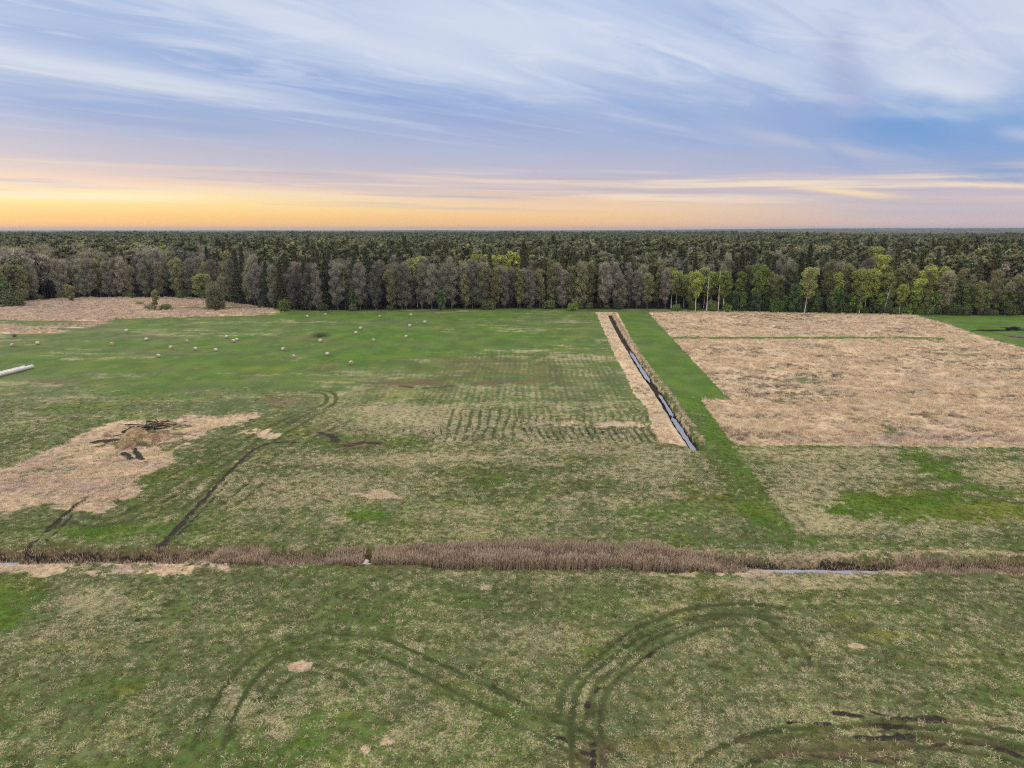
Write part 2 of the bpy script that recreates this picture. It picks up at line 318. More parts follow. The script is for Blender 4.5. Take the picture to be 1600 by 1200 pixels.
E_DRY = [(470, 1041, 18, 7, .95), (570, 1171, 11, 9, .9), (607, 1157, 13, 10, .8), (756, 917, 8, 4, .7), (600, 773, 32, 6, .58), (520, 812, 22, 7, .45), (300, 668, 60, 9, .3), (405, 677, 20, 6, .9), (1590, 960, 30, 6, .2),
    (930, 700, 110, 8, .75), (880, 670, 60, 7, .35), (985, 660, 30, 25, .3), (1340, 1010, 12, 6, .6), (1215, 935, 60, 8, .3), (560, 850, 100, 5, .5), (60, 885, 150, 12, .85), (250, 892, 90, 8, .7), (230, 880, 120, 5, .8), (1250, 868, 220, 7, .8), (1520, 862, 120, 6, .8), (1050, 862, 120, 5, .5), (960, 896, 200, 4, .3), (1300, 898, 200, 5, .5)]
E_DRY += [(x0_ + 6, 661 + (x0_ % 3), 4.5, 5, .55) for x0_ in range(830, 1010, 11)]
E_RED = [(650, 600, 60, 5, .8), (800, 598, 60, 3, .6), (565, 694, 36, 8, .9), (510, 678, 22, 9, .5), (190, 690, 45, 9, .95), (250, 680, 50, 14, .6), (760, 575, 120, 18, .35), (440, 626, 30, 8, .6), (1470, 684, 120, 6, .6), (1330, 1165, 220, 20, .38), (1480, 1125, 90, 8, .3), (510, 572, 28, 7, .55),
    (320, 895, 22, 6, .6), (1330, 980, 40, 10, .25), (990, 1165, 120, 14, .3), (1330, 1140, 60, 20, .35), (100, 597, 40, 3, .6), (980, 700, 80, 6, .4), (470, 530, 60, 4, .3), (720, 560, 100, 6, .25), (1300, 1180, 120, 8, .35), (900, 1185, 60, 20, .35), (110, 505, 60, 4, .5)]
E_LUSH = [(640, 530, 300, 25, .7), (300, 570, 280, 14, .75), (620, 495, 330, 7, .7), (300, 600, 200, 16, .5), (130, 645, 70, 18, .3), (220, 745, 80, 40, .5), (330, 720, 50, 30, .5), (560, 690, 170, 10, .5), (760, 745, 80, 14, .6), (880, 760, 170, 16, .4), (540, 800, 90, 8, .4), (1080, 790, 120, 18, .6),
    (580, 808, 30, 8, .8), (930, 720, 110, 8, .35), (1450, 790, 180, 24, 1.3), (1430, 712, 30, 10, 1.2), (1455, 728, 30, 10, 1.2), (1485, 745, 34, 10, 1.1), (1510, 762, 34, 10, 1.1), (1300, 950, 300, 12, .3), (720, 938, 100, 12, .4), (520, 1130, 120, 30, .4), (60, 830, 150, 22, .5), (200, 835, 150, 14, .4), (740, 1100, 60, 40, .2), (940, 1010, 40, 12, .4), (200, 1075, 60, 24, .55), (120, 1190, 90, 24, .4), (380, 1180, 160, 30, .35), (340, 896, 70, 8, .4), (1150, 845, 120, 8, .5), (1400, 848, 240, 5, .5), (1560, 705, 60, 4, .7)]
E_MOSS = [(1400, 992, 55, 10, .95), (1530, 800, 120, 18, .85), (1320, 965, 30, 8, .6), (1400, 770, 40, 8, .6), (640, 614, 60, 5, .5), (1180, 790, 35, 20, .5), (1110, 780, 50, 8, .5), (200, 575, 200, 8, .15), (1510, 1030, 90, 14, .35), (1060, 1165, 120, 10, .45), (1260, 1140, 70, 14, .35), (440, 672, 60, 9, .4), (1110, 925, 40, 12, .35), (1020, 945, 30, 4, .6), (860, 560, 20, 3, .0), (45, 915, 50, 10, .45), (540, 1115, 30, 6, .5), (270, 682, 14, 5, .7), (1410, 640, 60, 6, .0), (1215, 805, 22, 22, .6), (200, 1078, 30, 10, .6), (700, 740, 90, 12, .3)]
E_PINK = [(50, 480, 120, 9, .8), (60, 878, 120, 5, .7), (205, 889, 60, 8, .6), (950, 705, 60, 5, .5), (60, 762, 120, 16, .35), (1200, 905, 60, 5, .3), (130, 1180, 80, 12, .5), (1180, 1110, 120, 20, .2), (890, 975, 100, 14, .3), (740, 1010, 80, 20, .25), (300, 725, 90, 10, .2), (1300, 515, 120, 4, .4), (1480, 590, 140, 6, .3), (1380, 610, 60, 4, .6), (1480, 685, 120, 6, .8), (1530, 600, 70, 4, .5), (60, 1110, 60, 10, .3), (1350, 505, 120, 5, .4)]
E_DGR = [(1230, 610, 70, 20, .55), (1350, 565, 60, 8, .35), (1270, 595, 50, 8, .5), (1400, 675, 40, 9, .7), (1340, 660, 60, 6, .3), (150, 790, 30, 9, .6), (130, 780, 20, 10, .8), (1240, 500, 60, 5, .4), (1500, 555, 90, 4, .4), (1285, 690, 18, 3, .8), (240, 685, 16, 5, .4)]

def masks(x, y):
    m = {}
    wx = x + (fbm(x / 4, y / 4, 21, 4) - .5) * 3.2; wy = y + (fbm(x / 4, y / 4, 22, 4) - .5) * 4.5
    xs = x + (fbm(x / 1.5, y / 1.5, 31, 3) - .5) * 0.9; ys = y + (fbm(x / 1.5, y / 1.5, 32, 3) - .5) * 0.9
    big = fbm(x / 22, y / 14, 41, 5, .55); bands = fbm(x / 40, y / 3.2, 42, 4, .55); patch = fbm(x / 3.2, y / 2.6, 43, 4, .6); fine = fbm(x / .9, y / .8, 44, 3, .6)
    straw = 0.45 + (big - .5) * .75 + (bands - .5) * .55 + (patch - .5) * .75 + (fine - .5) * .45
    lush = 0.14 + (fbm(x / 9, y / 7, 45, 4) - .5) * 1.1
    far = sstep(y, 118, 170)
    straw = straw - far * .13; lush = lush + far * .2
    dry = np.zeros_like(x); red = np.zeros_like(x); moss = sstep(fbm(x / 6, y / 5, 46, 4), .62, .8) * .5; dark = np.zeros_like(x); pink = sstep(fbm(x / 7, y / 5, 47, 4), .56, .78) * .45 * (1 - far)
    dgr = np.zeros_like(x)
    straw = straw + far * (fbm(x / 18, y / 5, 48, 4, .6) - .5) * 1.0; lush = lush - far * (fbm(x / 30, y / 9, 49, 3) - .5) * .9
    # stripes left by mowing, bending at the headland
    _, yb = G(900, 672); bend = np.clip(yb - y, -4, 10); s_ = x - np.where(bend > 0, 0.035 * bend ** 2, 0) + 0.05 * (y - yb)
    cz = sstep(poly_sd(wx, wy, CENT), -3, 3)
    stripe = 0.5 + 0.5 * np.sin(s_ * 2 * np.pi / 1.25 + (fbm(x / 6, y / 6, 50, 2) - .5) * 2.5)
    stripe2 = 0.5 + 0.5 * np.sin(s_ * 2 * np.pi / 4.9 + 1)
    straw = straw + cz * (.20 + (stripe - .5) * .12 + (stripe2 - .5) * .10)
    hb = np.exp(-((y - yb + 1) / 5.0) ** 2) * cz
    dark = dark + hb * sstep(stripe, .22, .02) * sstep(fbm(x / 2.2, y / 2.2, 51, 3), .40, .56) * .8
    pink = pink + hb * .5
    stripeh = fbm(x / 30, y / 0.7, 52, 3, .6)
    straw = straw + (stripeh - .5) * .6 * (1 - cz) * (.5 + .5 * sstep(x, -10, 30))
    def acc(t_, L, noisy=.5):
        for cx, cy, rx, ry, s2 in L:
            if s2 <= 0: continue
            wx_, wy_ = G(cx, cy); X1, Y1 = G(cx, cy - ry * 2); X0, Y0 = G(cx, cy + ry * 2); hx = rx * 2.2 * wy_ / FP * 1.15
            sel = (x > min(wx_, X1, X0) - hx) & (x < max(wx_, X1, X0) + hx) & (y > Y0 - 1) & (y < Y1 + 1)
            if not sel.any(): continue
            r = ell(x[sel], y[sel], cx, cy, rx, ry) + (patch[sel] - .5) * 1.3 * noisy + (fine[sel] - .5) * .9 * noisy
            t_[sel] += s2 * (1 - sstep(r, .55, 1.25))
        return t_
    straw = acc(straw, E_STRAW, 1); lush2 = acc(np.zeros_like(x), E_LUSH, 1)
    straw = straw - lush2 * .55; lush = lush + lush2 * .6
    rl = sstep(poly_sd(wx, wy, RLOW), -1, 1); straw = straw + rl * .10
    fr = sstep(poly_sd(wx, wy, FARR), -1, 2); straw = straw * (1 - fr) + fr * (.1 + (bands - .5)); lush = lush + fr * .4
    dry = acc(dry, [(a, b, c_, d, e * (.62 if c_ > 50 and not 872 < b < 900 else 1)) for a, b, c_, d, e in E_DRY], 2.0); red = acc(red, E_RED, 1.5); moss = acc(moss, E_MOSS, 1.3); pink = acc(pink, E_PINK, 1.2)
    # solid dry fields
    sf = sstep(poly_sd(xs, ys, STRAWF) + (fine - .5) * 1.2 + (patch - .5) * 1.2, -.3, .3)
    dgr = acc(dgr, E_DGR, 1.5)
    dgr = np.clip(dgr * sstep(patch, .35, .6) * 1.3 + sstep(fbm(x / 9, y / 5, 57, 5, .6), .60, .72) * .5, 0, 1)
    dr = sf * (1 - dgr * .85)
    rd = line_d(xs, ys, RIDE); ride = 1 - sstep(rd, 2.2, 3.2)
    dr = dr * (1 - ride)
    lush = lush + ride * .5; straw = straw * (1 - ride * .9)
    dl = sstep(poly_sd(wx, wy, DRYL) + (fine - .5) * 2, -1.2, 1.2) * (.45 + .65 * sstep(patch, .3, .6)) ; rdl = sstep(poly_sd(wx, wy, REEDL), -2, 2) * (.30 + .75 * sstep(bands, .38, .55))
    sr = sstep(poly_sd(xs, ys, STRIP), -.3, .3)
    dry = np.maximum(dry, np.maximum(np.maximum(dr, dl), np.maximum(rdl, sr)))
    ll = sstep(poly_sd(wx, wy, LUSHL), -1, 1); straw = straw * (1 - ll * .9); lush = lush + ll * .6; dry = dry * (1 - ll)
    mw = sstep(poly_sd(xs, ys, MOWN) + (fine - .5) * 1.0, -.3, .3)
    straw = straw * (1 - mw) + mw * (.13 + (fbm(x / 3, y / 8, 53, 4) - .5) * .6 + (fbm((x - .55 * (y - 100) * -1) / .9, y / 30, 56, 3) - .5) * .3); lush = lush * (1 - mw) + mw * (.75 + (fbm(x / 4, y / 7, 54, 4) - .5) * 1.1); dry = dry * (1 - mw); pink = pink * (1 - mw)
    moss = moss * (1 - mw * .5)
    # tracks and peat ruts
    dry = dry * (1 - np.clip(red, 0, 1) * .9 * (1 - sf) * (1 - sr))
    trk = np.zeros_like(x); px_w = 800 + FP * x / np.maximum(y * cp + H * sp_, 1)
    xt = x + (fbm(x / 6, y / 6, 58, 2) - .5) * .9; yt = y + (fbm(x / 6, y / 6, 59, 2) - .5) * .9
    for P, hw, s2 in TRACKS:
        d = line_d(xt, yt, P, 3.0) + (fine - .5) * .30
        trk = np.maximum(trk, s2 * (1 - sstep(d, hw * .6, hw * 2.1)) * (.75 + .5 * sstep(fbm(x / 5, y / 5, 55, 3), .3, .65)))
    for P, hw, s2 in BLACK:
        d = line_d(x, y, P, 3.0) + (fine - .5) * .5 + (patch - .5) * .5
        dark = np.maximum(dark, s2 * (.8 + .4 * sstep(fbm(x / 1.3, y / .5, 67, 3), .35, .6)) * (1 - sstep(d, hw * .5, hw * 1.6)))
    straw = straw - trk * .8; pink = pink * (1 - trk); dry = dry * (1 - trk * .5)
    dd = line_d(x, y, DITCH); bank = 1 - sstep(dd + (patch - .5) * 2, 1.2, 2.6)
    red = np.maximum(red * (1 - bank), bank * .75); straw = straw * (1 - bank); pink = pink * (1 - bank)
    fb = line_d(x, y, offset(DITCH, .75)) + (fbm(x / 1.8, y / 1.8, 66, 4, .6) - .5) * 1.3; wet_shade = 1 - sstep(np.minimum(np.where((px_w < 1150) & (px_w > 280), 9, fb + .25), line_d(x, y, DRAIN)) + (fine - .5) * .6, .4, 1.3)
    dark = np.maximum(dark, wet_shade)  # dark wet channel ground, plus shadow painted along the ditch's far bank
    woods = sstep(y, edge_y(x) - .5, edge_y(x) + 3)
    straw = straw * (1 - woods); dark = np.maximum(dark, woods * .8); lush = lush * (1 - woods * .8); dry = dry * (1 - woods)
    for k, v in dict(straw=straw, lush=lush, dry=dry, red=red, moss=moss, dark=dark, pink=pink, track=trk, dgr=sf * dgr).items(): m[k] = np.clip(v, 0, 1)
    return m

# ------------------------------------------------------------------ mesh helpers
def qmesh(name, V, F, mats, attrs=None, mi=None, smooth=False, nrm_=None):
    V = np.ascontiguousarray(V, dtype=np.float32); F = np.ascontiguousarray(F, dtype=np.int32)
    me = bpy.data.meshes.new(name); me.vertices.add(len(V)); me.vertices.foreach_set('co', V.ravel())
    nf = len(F); k = F.shape[1]
    me.loops.add(nf * k); me.loops.foreach_set('vertex_index', F.ravel())
    me.polygons.add(nf); me.polygons.foreach_set('loop_start', np.arange(0, nf * k, k, dtype=np.int32))
    me.polygons.foreach_set('use_smooth', np.full(nf, smooth))
    for m_ in mats: me.materials.append(m_)
    if mi is not None: me.polygons.foreach_set('material_index', np.asarray(mi, dtype=np.int32))
    for a, v in (attrs or {}).items():
        at = me.attributes.new(a, 'FLOAT', 'POINT'); at.data.foreach_set('value', np.ascontiguousarray(v, dtype=np.float32))
    me.update(calc_edges=True); me.validate()
    if nrm_ is not None: me.normals_split_custom_set_from_vertices([tuple(q) for q in nrm_])
    return me
def link(name, me, parent=None):
    o = bpy.data.objects.new(name, me); COL.objects.link(o)
    if parent: o.parent = parent
    return o
def tag(o, label=None, cat=None, group=None, kind=None):
    if label: o['label'] = label
    if cat: o['category'] = cat
    if group: o['group'] = group
    if kind: o['kind'] = kind
    return o
def mat(name, build):
    m_ = bpy.data.materials.new(name); m_.use_nodes = True; nt = m_.node_tree; nt.nodes.clear(); n = NT(nt)
    o_ = n.new('ShaderNodeOutputMaterial'); s_ = build(n); n.link(s_, o_.inputs[0]); return m_
def bsdf(n, col, rough=.9, spec=.2, normal=None, trans=0.0):
    b = n.new('ShaderNodeBsdfPrincipled'); n.put(b.inputs['Base Color'], col if isinstance(col, bpy.types.NodeSocket) else (*col, 1))
    b.inputs['Roughness'].default_value = rough; b.inputs['Specular IOR Level'].default_value = spec
    if normal: n.link(normal, b.inputs['Normal'])
    if trans > 0:
        t_ = n.new('ShaderNodeBsdfTranslucent'); n.put(t_.inputs[0], col if isinstance(col, bpy.types.NodeSocket) else (*col, 1))
        mx = n.new('ShaderNodeMixShader'); mx.inputs[0].default_value = trans; n.link(b.outputs[0], mx.inputs[1]); n.link(t_.outputs[0], mx.inputs[2]); return mx.outputs[0]
    return b.outputs[0]

# ------------------------------------------------------------------ ground
def ground_mat(n):
    g = n.new('ShaderNodeNewGeometry'); P = g.outputs['Position']
    f1 = n.noise(n.mapping(P, scale=(1, .8, 1)), 5.5, 4, .62); f2 = n.noise(P, 1.6, 4, .6); f3 = n.noise(n.mapping(P, loc=(5, 3, 0)), 13, 3, .6); f4 = n.noise(P, .35, 4, .6)
    straw, lush, dry, red, moss, dark, pink, trk = [n.attr(a) for a in ('straw', 'lush', 'dry', 'red', 'moss', 'dark', 'pink', 'track')]
    green = n.mix(lush, (.106, .113, .044), (.074, .126, .014))
    green = n.mix(n.mapr(f2, .35, .65), green, n.mix(1, green, (.72, .92, .95), 'MULTIPLY'))
    green = n.mix(n.mapr(f3, .38, .64, 0, .55), green, n.mix(1, green, (.55, .62, .6), 'MULTIPLY'))
    green = n.mix(n.m('MULTIPLY', moss, .9), green, (.115, .125, .016))
    sc_ = n.mix(n.mapr(f2, .3, .7), (.34, .30, .175), (.27, .225, .14)); sc_ = n.mix(n.m('MULTIPLY', pink, .8), sc_, (.25, .20, .165))
    sc_ = n.mix(n.mapr(f3, .4, .65, 0, .5), sc_, n.mix(1, sc_, (.6, .58, .5), 'MULTIPLY'))
    v = n.m('ADD', n.m('ADD', n.m('MULTIPLY', f1, .60), n.m('MULTIPLY', f2, .15)), n.m('MULTIPLY', n.noise(n.mapping(P, scale=(1, .6, 1)), .7, 5, .75), .25))
    thr = n.mapr(straw, 0, 1, .68, .42, smooth=False)
    fl = n.mapr(v, n.m('SUBTRACT', thr, .05), n.m('ADD', thr, .07))
    c = n.mix(n.m('MULTIPLY', fl, .82), green, sc_)
    c = n.mix(n.m('MULTIPLY', pink, n.mapr(f2, .4, .65, 0, .6)), c, (.19, .155, .125))
    c = n.mix(n.m('MULTIPLY', trk, .80), c, n.mix(n.mapr(f2, .45, .62), (.028, .038, .013), (.050, .038, .023)))
    rd = n.mix(n.mapr(f1, .4, .6), (.075, .040, .026), (.16, .10, .065))
    c = n.mix(n.m('MULTIPLY', red, n.mapr(f2, .3, .6, .45, .95)), c, rd)
    dc = n.mix(n.mapr(f4, .35, .65), (.47, .345, .235), (.40, .31, .215)); dc = n.mix(n.m('MULTIPLY', pink, .8), dc, (.33, .255, .225))
    dc = n.mix(n.mapr(f1, .42, .66, 0, .65), dc, (.25, .185, .12)); dc = n.mix(n.mapr(f2, .52, .68, 0, .35), dc, (.17, .17, .085))
    c = n.mix(n.mapr(n.m('ADD', dry, n.m('MULTIPLY', n.m('SUBTRACT', f1, .5), .9)), .32, .60), c, dc)
    dgc = n.mix(n.mapr(f2, .4, .6), (.105, .11, .055), (.16, .13, .09))
    c = n.mix(n.m('MULTIPLY', n.attr('dgr'), n.mapr(f1, .36, .56, .2, .8)), c, dgc)
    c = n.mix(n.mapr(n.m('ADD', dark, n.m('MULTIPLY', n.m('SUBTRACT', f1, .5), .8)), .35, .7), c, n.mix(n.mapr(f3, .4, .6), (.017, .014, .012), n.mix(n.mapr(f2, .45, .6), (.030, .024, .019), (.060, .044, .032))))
    c = n.mix(1, c, n.mix(n.mapr(n.noise(n.mapping(P, scale=(1, .6, 1)), .16, 4, .6), .35, .65), (.80, .84, .84), (1.16, 1.13, 1.10)), 'MULTIPLY')
    bmp = n.new('ShaderNodeBump'); bmp.inputs['Strength'].default_value = .55; bmp.inputs['Distance'].default_value = .12
    n.link(n.m('ADD', f1, n.m('MULTIPLY', f3, .4)), bmp.inputs['Height'])
    return bsdf(n, c, .95, .1, bmp.outputs[0])
M_ground = mat('meadow_ground', ground_mat)
ys_ = [-3000, -1000, -300, -100, -30, 0, 12]
yy = 18.0
while yy < 430: ys_.append(yy); yy += min(max(.0030 * yy, .11), .95)
while yy < 14000: ys_.append(yy); yy *= 1.06
ys_ = np.array(ys_)
s1 = np.linspace(-1, 1, 1160); W = .80 * np.maximum(ys_, 0) + 30
sx = np.concatenate([[-1], [-1], [-1], s1, [1], [1], [1]]); ex = np.concatenate([[-3000], [-600], [-80], np.zeros(len(s1)), [80], [600], [3000]])
GX = W[:, None] * sx[None, :] + ex[None, :]; GY = np.repeat(ys_[:, None], GX.shape[1], 1)
gx, gy = GX.ravel(), GY.ravel()
mk = masks(gx, gy)
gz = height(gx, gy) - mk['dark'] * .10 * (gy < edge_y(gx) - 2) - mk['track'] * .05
gz = gz + (fbm(gx / .8, gy / .8, 71, 3) - .5) * .12 * (gy < 430)
nr, nc = GX.shape; idx = np.arange(nr * nc).reshape(nr, nc)
F = np.stack([idx[:-1, :-1], idx[:-1, 1:], idx[1:, 1:], idx[1:, :-1]], -1).reshape(-1, 4)
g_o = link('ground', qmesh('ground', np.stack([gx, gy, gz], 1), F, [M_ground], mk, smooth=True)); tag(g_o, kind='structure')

def water_mat(n):
    g = n.new('ShaderNodeNewGeometry'); b_ = n.new('ShaderNodeBump'); b_.inputs['Strength'].default_value = .05
    n.link(n.noise(g.outputs['Position'], 3, 2), b_.inputs['Height'])
    b = n.new('ShaderNodeBsdfPrincipled'); b.inputs['Base Color'].default_value = (.16, .15, .17, 1); b.inputs['Roughness'].default_value = .08
    b.inputs['IOR'].default_value = 1.9; b.inputs['Specular IOR Level'].default_value = .9; n.link(b_.outputs[0], b.inputs['Normal']); return b.outputs[0]
M_water = mat('ditch_water', water_mat)
def ribbon(name, P, hw, z):
    n_ = len(P); t_ = np.linspace(0, 1, n_); w_ = hw * np.clip(np.minimum(t_, 1 - t_) * 9 + .12, 0, 1) * (.45 + 1.1 * fbm(P[:, 0] * .6, P[:, 1] * .6, 4, 3))
    T = np.gradient(P, axis=0); T /= np.linalg.norm(T, axis=1)[:, None]; Nn = np.stack([-T[:, 1], T[:, 0]], 1)
    A, B = P + Nn * w_[:, None], P - Nn * w_[:, None]
    V = np.vstack([np.c_[A, np.full(n_, z)], np.c_[B, np.full(n_, z)]]); F_ = [[i, i + 1, n_ + i + 1, n_ + i] for i in range(n_ - 1)]
    return tag(link(name, qmesh(name, V, F_, [M_water])), kind='structure')
def along(P, k=60):
    d = np.r_[0, np.cumsum(np.linalg.norm(np.diff(P, axis=0), axis=1))]; q = np.linspace(0, d[-1], k); return np.stack([np.interp(q, d, P[:, 0]), np.interp(q, d, P[:, 1])], 1)
for pts in ([(1150, 883), (1200, 883.5), (1260, 884), (1330, 885), (1400, 886), (1440, 887)], [(-60, 873), (0, 873), (30, 873)], [(140, 874), (175, 874)]):
    ribbon('ditch_water', along(smooth_line(GP(pts))), .62, -.74)
for pts, hw in (([(984, 544), (990, 553), (1003, 573), (1016, 592)], .44), ([(1030, 610), (1040, 625), (1052, 645)], .3), ([(1050, 645), (1056, 653), (1072, 677), (1088, 700)], .40)):
    ribbon('drain_water', along(smooth_line(GP(pts))), hw, -.84)
ribbon('puddle', smooth_line(GP([(1568, 525), (1580, 525.5), (1600, 527.5), (1640, 529)])), 1.3, .17)

# ------------------------------------------------------------------ vegetation prototypes
def unit(a): return a / (np.linalg.norm(a, axis=1)[:, None] + 1e-9)
def leafquads(C, size, d=None, spread=.55):
    """one small quad per centre, roughly facing outwards and up"""
    n_ = len(C); size = np.broadcast_to(size, (n_,))
    nn = rng.normal(size=(n_, 3)) if d is None else unit(d) * .9 + np.array([0, 0, .45]) + rng.normal(size=(n_, 3)) * spread
    nn = unit(nn); a = unit(np.cross(nn, rng.normal(size=(n_, 3)))); b = np.cross(nn, a)
    A = a * size[:, None] * .5; B = b * size[:, None] * .5
    V = np.stack([C - A - B * .6, C + A - B, C + A * .8 + B, C - A * .9 + B * .8], 1).reshape(-1, 3)
    return V, np.arange(n_ * 4).reshape(-1, 4)
def strips(P0, P1, w0, w1, d=None):
    n_ = len(P0); D = P1 - P0; s = np.cross(D, rng.normal(size=(n_, 3)) if d is None else unit(d) + np.array([0, 0, .3]) + rng.normal(size=(n_, 3)) * .5); s = unit(s)
    w0 = np.broadcast_to(w0, (n_,))[:, None] / 2; w1 = np.broadcast_to(w1, (n_,))[:, None] / 2
    V = np.stack([P0 - s * w0, P0 + s * w0, P1 + s * w1, P1 - s * w1], 1).reshape(-1, 3); return V, np.arange(n_ * 4).reshape(-1, 4)
def tubes(segs, n=6):
    Vs, Fs = [], []; o = 0
    for p0, p1, r0, r1 in segs:
        p0, p1 = np.array(p0, float), np.array(p1, float); d = p1 - p0; d /= np.linalg.norm(d) + 1e-9
        a = np.cross(d, [0.3, 1, 0.1]); a /= np.linalg.norm(a); b = np.cross(d, a)
        th = np.linspace(0, 2 * np.pi, n, endpoint=False); c = np.cos(th)[:, None] * a + np.sin(th)[:, None] * b
        Vs.append(p0 + c * r0); Vs.append(p1 + c * r1)
        Fs.append(np.array([[o + i, o + (i + 1) % n, o + n + (i + 1) % n, o + n + i] for i in range(n)])); o += 2 * n
    return np.vstack(Vs), np.vstack(Fs)
def merge(*parts):
    Vs, Fs, o = [], [], 0
    for V, F_ in parts:
        Vs.append(V); Fs.append(F_ + o); o += len(V)
    return np.vstack(Vs), np.vstack(Fs)
def lobes_pts(lobes, n_, shell=.55):
    L = np.array(lobes); wts = L[:, 3] * L[:, 4] * L[:, 5]; wts /= wts.sum()
    k = rng.choice(len(L), n_, p=wts); d = rng.normal(size=(n_, 3)); d /= np.linalg.norm(d, axis=1)[:, None]
    r = (shell + (1 - shell) * rng.random(n_)) ** .7 * (1 + rng.normal(size=n_) * .08); r[: n_ // 4] *= rng.random(n_ // 4)
    return L[k, :3] + d * L[k, 3:6] * r[:, None], d
def broad(seed, h, cw, base, nl, ls, bare=0.0, trunk_r=.16, nlobe=13, multi=1, lean=0.0):
    """deciduous tree: (trunk V,F), (crown V,F)"""
    r_ = random.Random(seed); segs = []; lobes = []; twigs0, twigs1 = [], []
    for s in range(multi):
        bx, by = (r_.uniform(-.5, .5), r_.uniform(-.5, .5)) if multi > 1 else (0, 0)
        tx, ty = bx + r_.uniform(-.6, .6) * (1 + (multi > 1) * 1.5) + lean * h, by + r_.uniform(-.6, .6) * (1 + (multi > 1))
        pts = [(bx + (tx - bx) * t_ + math.sin(t_ * 5 + s) * .12 * h / 18, by + (ty - by) * t_ + math.cos(t_ * 4) * .1, h * .94 * t_) for t_ in (0, .08, .25, .45, .65, .82, 1)]
        rad = [trunk_r * q for q in (1.5, 1.05, .9, .7, .45, .26, .07)]
        for i in range(6): segs.append((pts[i], pts[i + 1], rad[i], rad[i + 1]))
        nb = int(nlobe / multi) + 1
        for i in range(nb):
            t_ = base + (0.97 - base) * (i + r_.random() * .7) / nb; a = i * 2.4 + r_.random()
            k = min(5, int(t_ * 6)); p = pts[k]; p = (p[0], p[1], h * .94 * t_)
            prof = math.sin(math.pi * min(1, (t_ - base) / (1 - base) * .64 + .2)) ** .6
            L = cw / 2 * prof * r_.uniform(.55, .95) * .8
            q = (p[0] + math.cos(a) * L, p[1] + math.sin(a) * L, p[2] + L * r_.uniform(.35, .8))
            midp = tuple((p[j] + q[j]) / 2 + (0, 0, -.12 * L)[j] for j in range(3))
            rb = trunk_r * .36 * (1.15 - t_)
            segs += [(p, midp, rb, rb * .7), (midp, q, rb * .7, rb * .2)]
            rr = cw * r_.uniform(.15, .24) * (.65 + .35 * prof)
            lobes.append((*q, rr, rr, rr * r_.uniform(.8, 1.25)))
            lobes.append((*midp, rr * .8, rr * .8, rr * .9))
        lobes.append((pts[-1][0], pts[-1][1], h - cw * .16, cw * .21, cw * .21, cw * .17))
    tv = tubes(segs)
    C, d = lobes_pts(lobes, nl)
    keep = C[:, 2] < h * 1.02; C, d = C[keep], d[keep]
    size = ls * (.6 + .8 * rng.random(len(C)))
    parts = []
    nb_ = int(len(C) * bare)
    if nb_ > 0:   # fine bare twigs
        D = d[:nb_] * .55 + np.array([0, 0, .75]) + rng.normal(size=(nb_, 3)) * .35
        Lw = (.7 + rng.random(nb_) * .9)[:, None] * (ls / .38)
        parts.append(strips(C[:nb_] - D * Lw * .5, C[:nb_] + D * Lw * .5, .10 * ls / .38, .05 * ls / .38, d[:nb_]))
    if nb_ < len(C): parts.append(leafquads(C[nb_:], size[nb_:], d[nb_:]))
    return tv, merge(*parts)
def spruce(seed, h, w_, nq, ls=1.0):
    r_ = random.Random(seed); tv = tubes([((0, 0, 0), (0, 0, h * .5), .2, .13), ((0, 0, h * .5), (0, 0, h), .13, .02)])
    t_ = rng.random(nq) ** .75; t_ = .06 + .94 * t_; z = h * t_
    R_ = (w_ / 2) * (1 - t_) ** .85 * (.72 + .38 * np.sin(z * 2 * np.pi / 1.15 + rng.random(nq) * 1.5)) + .10
    a = rng.random(nq) * 2 * np.pi; a = a + .25 * np.sin(a * 5 + z)
    rr = R_ * (.25 + .75 * rng.random(nq) ** .5)
    P0 = np.stack([np.cos(a) * rr, np.sin(a) * rr, z], 1); L = (.35 + .65 * rng.random(nq)) * (.55 + .5 * (1 - t_)) * ls
    P1 = P0 + np.stack([np.cos(a) * L, np.sin(a) * L, -L * .45], 1)
    V, F_ = strips(P0, P1, .42 * ls * (1.1 - .6 * t_), .12 * ls, np.stack([np.cos(a), np.sin(a), a * 0 + .4], 1)); tz = np.linspace(h * .9, h * 1.01, 6)
    V2, F2 = strips(np.stack([np.zeros(6), np.zeros(6), tz - .5], 1), np.stack([np.zeros(6), np.zeros(6), tz], 1), .2, .03)
    return tv, merge((V, F_), (V2, F2))
def pine(seed, h, cw, nl, ls):
    r_ = random.Random(seed); segs = [((0, 0, 0), (0, 0, h * .5), .2, .16), ((0, 0, h * .5), (.2, .1, h * .95), .16, .04)]; lobes = []
    for i in range(11):
        t_ = .58 + .4 * i / 11; a = i * 2.4 + r_.random(); L = cw / 2 * (1.15 - (t_ - .58) * 1.7) * r_.uniform(.5, .9)
        p = (0, 0, h * t_); q = (math.cos(a) * L, math.sin(a) * L, h * t_ + .7); segs.append((p, q, .07, .025))
        rr = cw * r_.uniform(.17, .25); lobes.append((*q, rr, rr, rr * .6))
    lobes.append((0, 0, h * .97, cw * .2, cw * .2, cw * .16))
    C, d = lobes_pts(lobes, nl); return tubes(segs), leafquads(C, ls * (.6 + .7 * rng.random(len(C))), d)
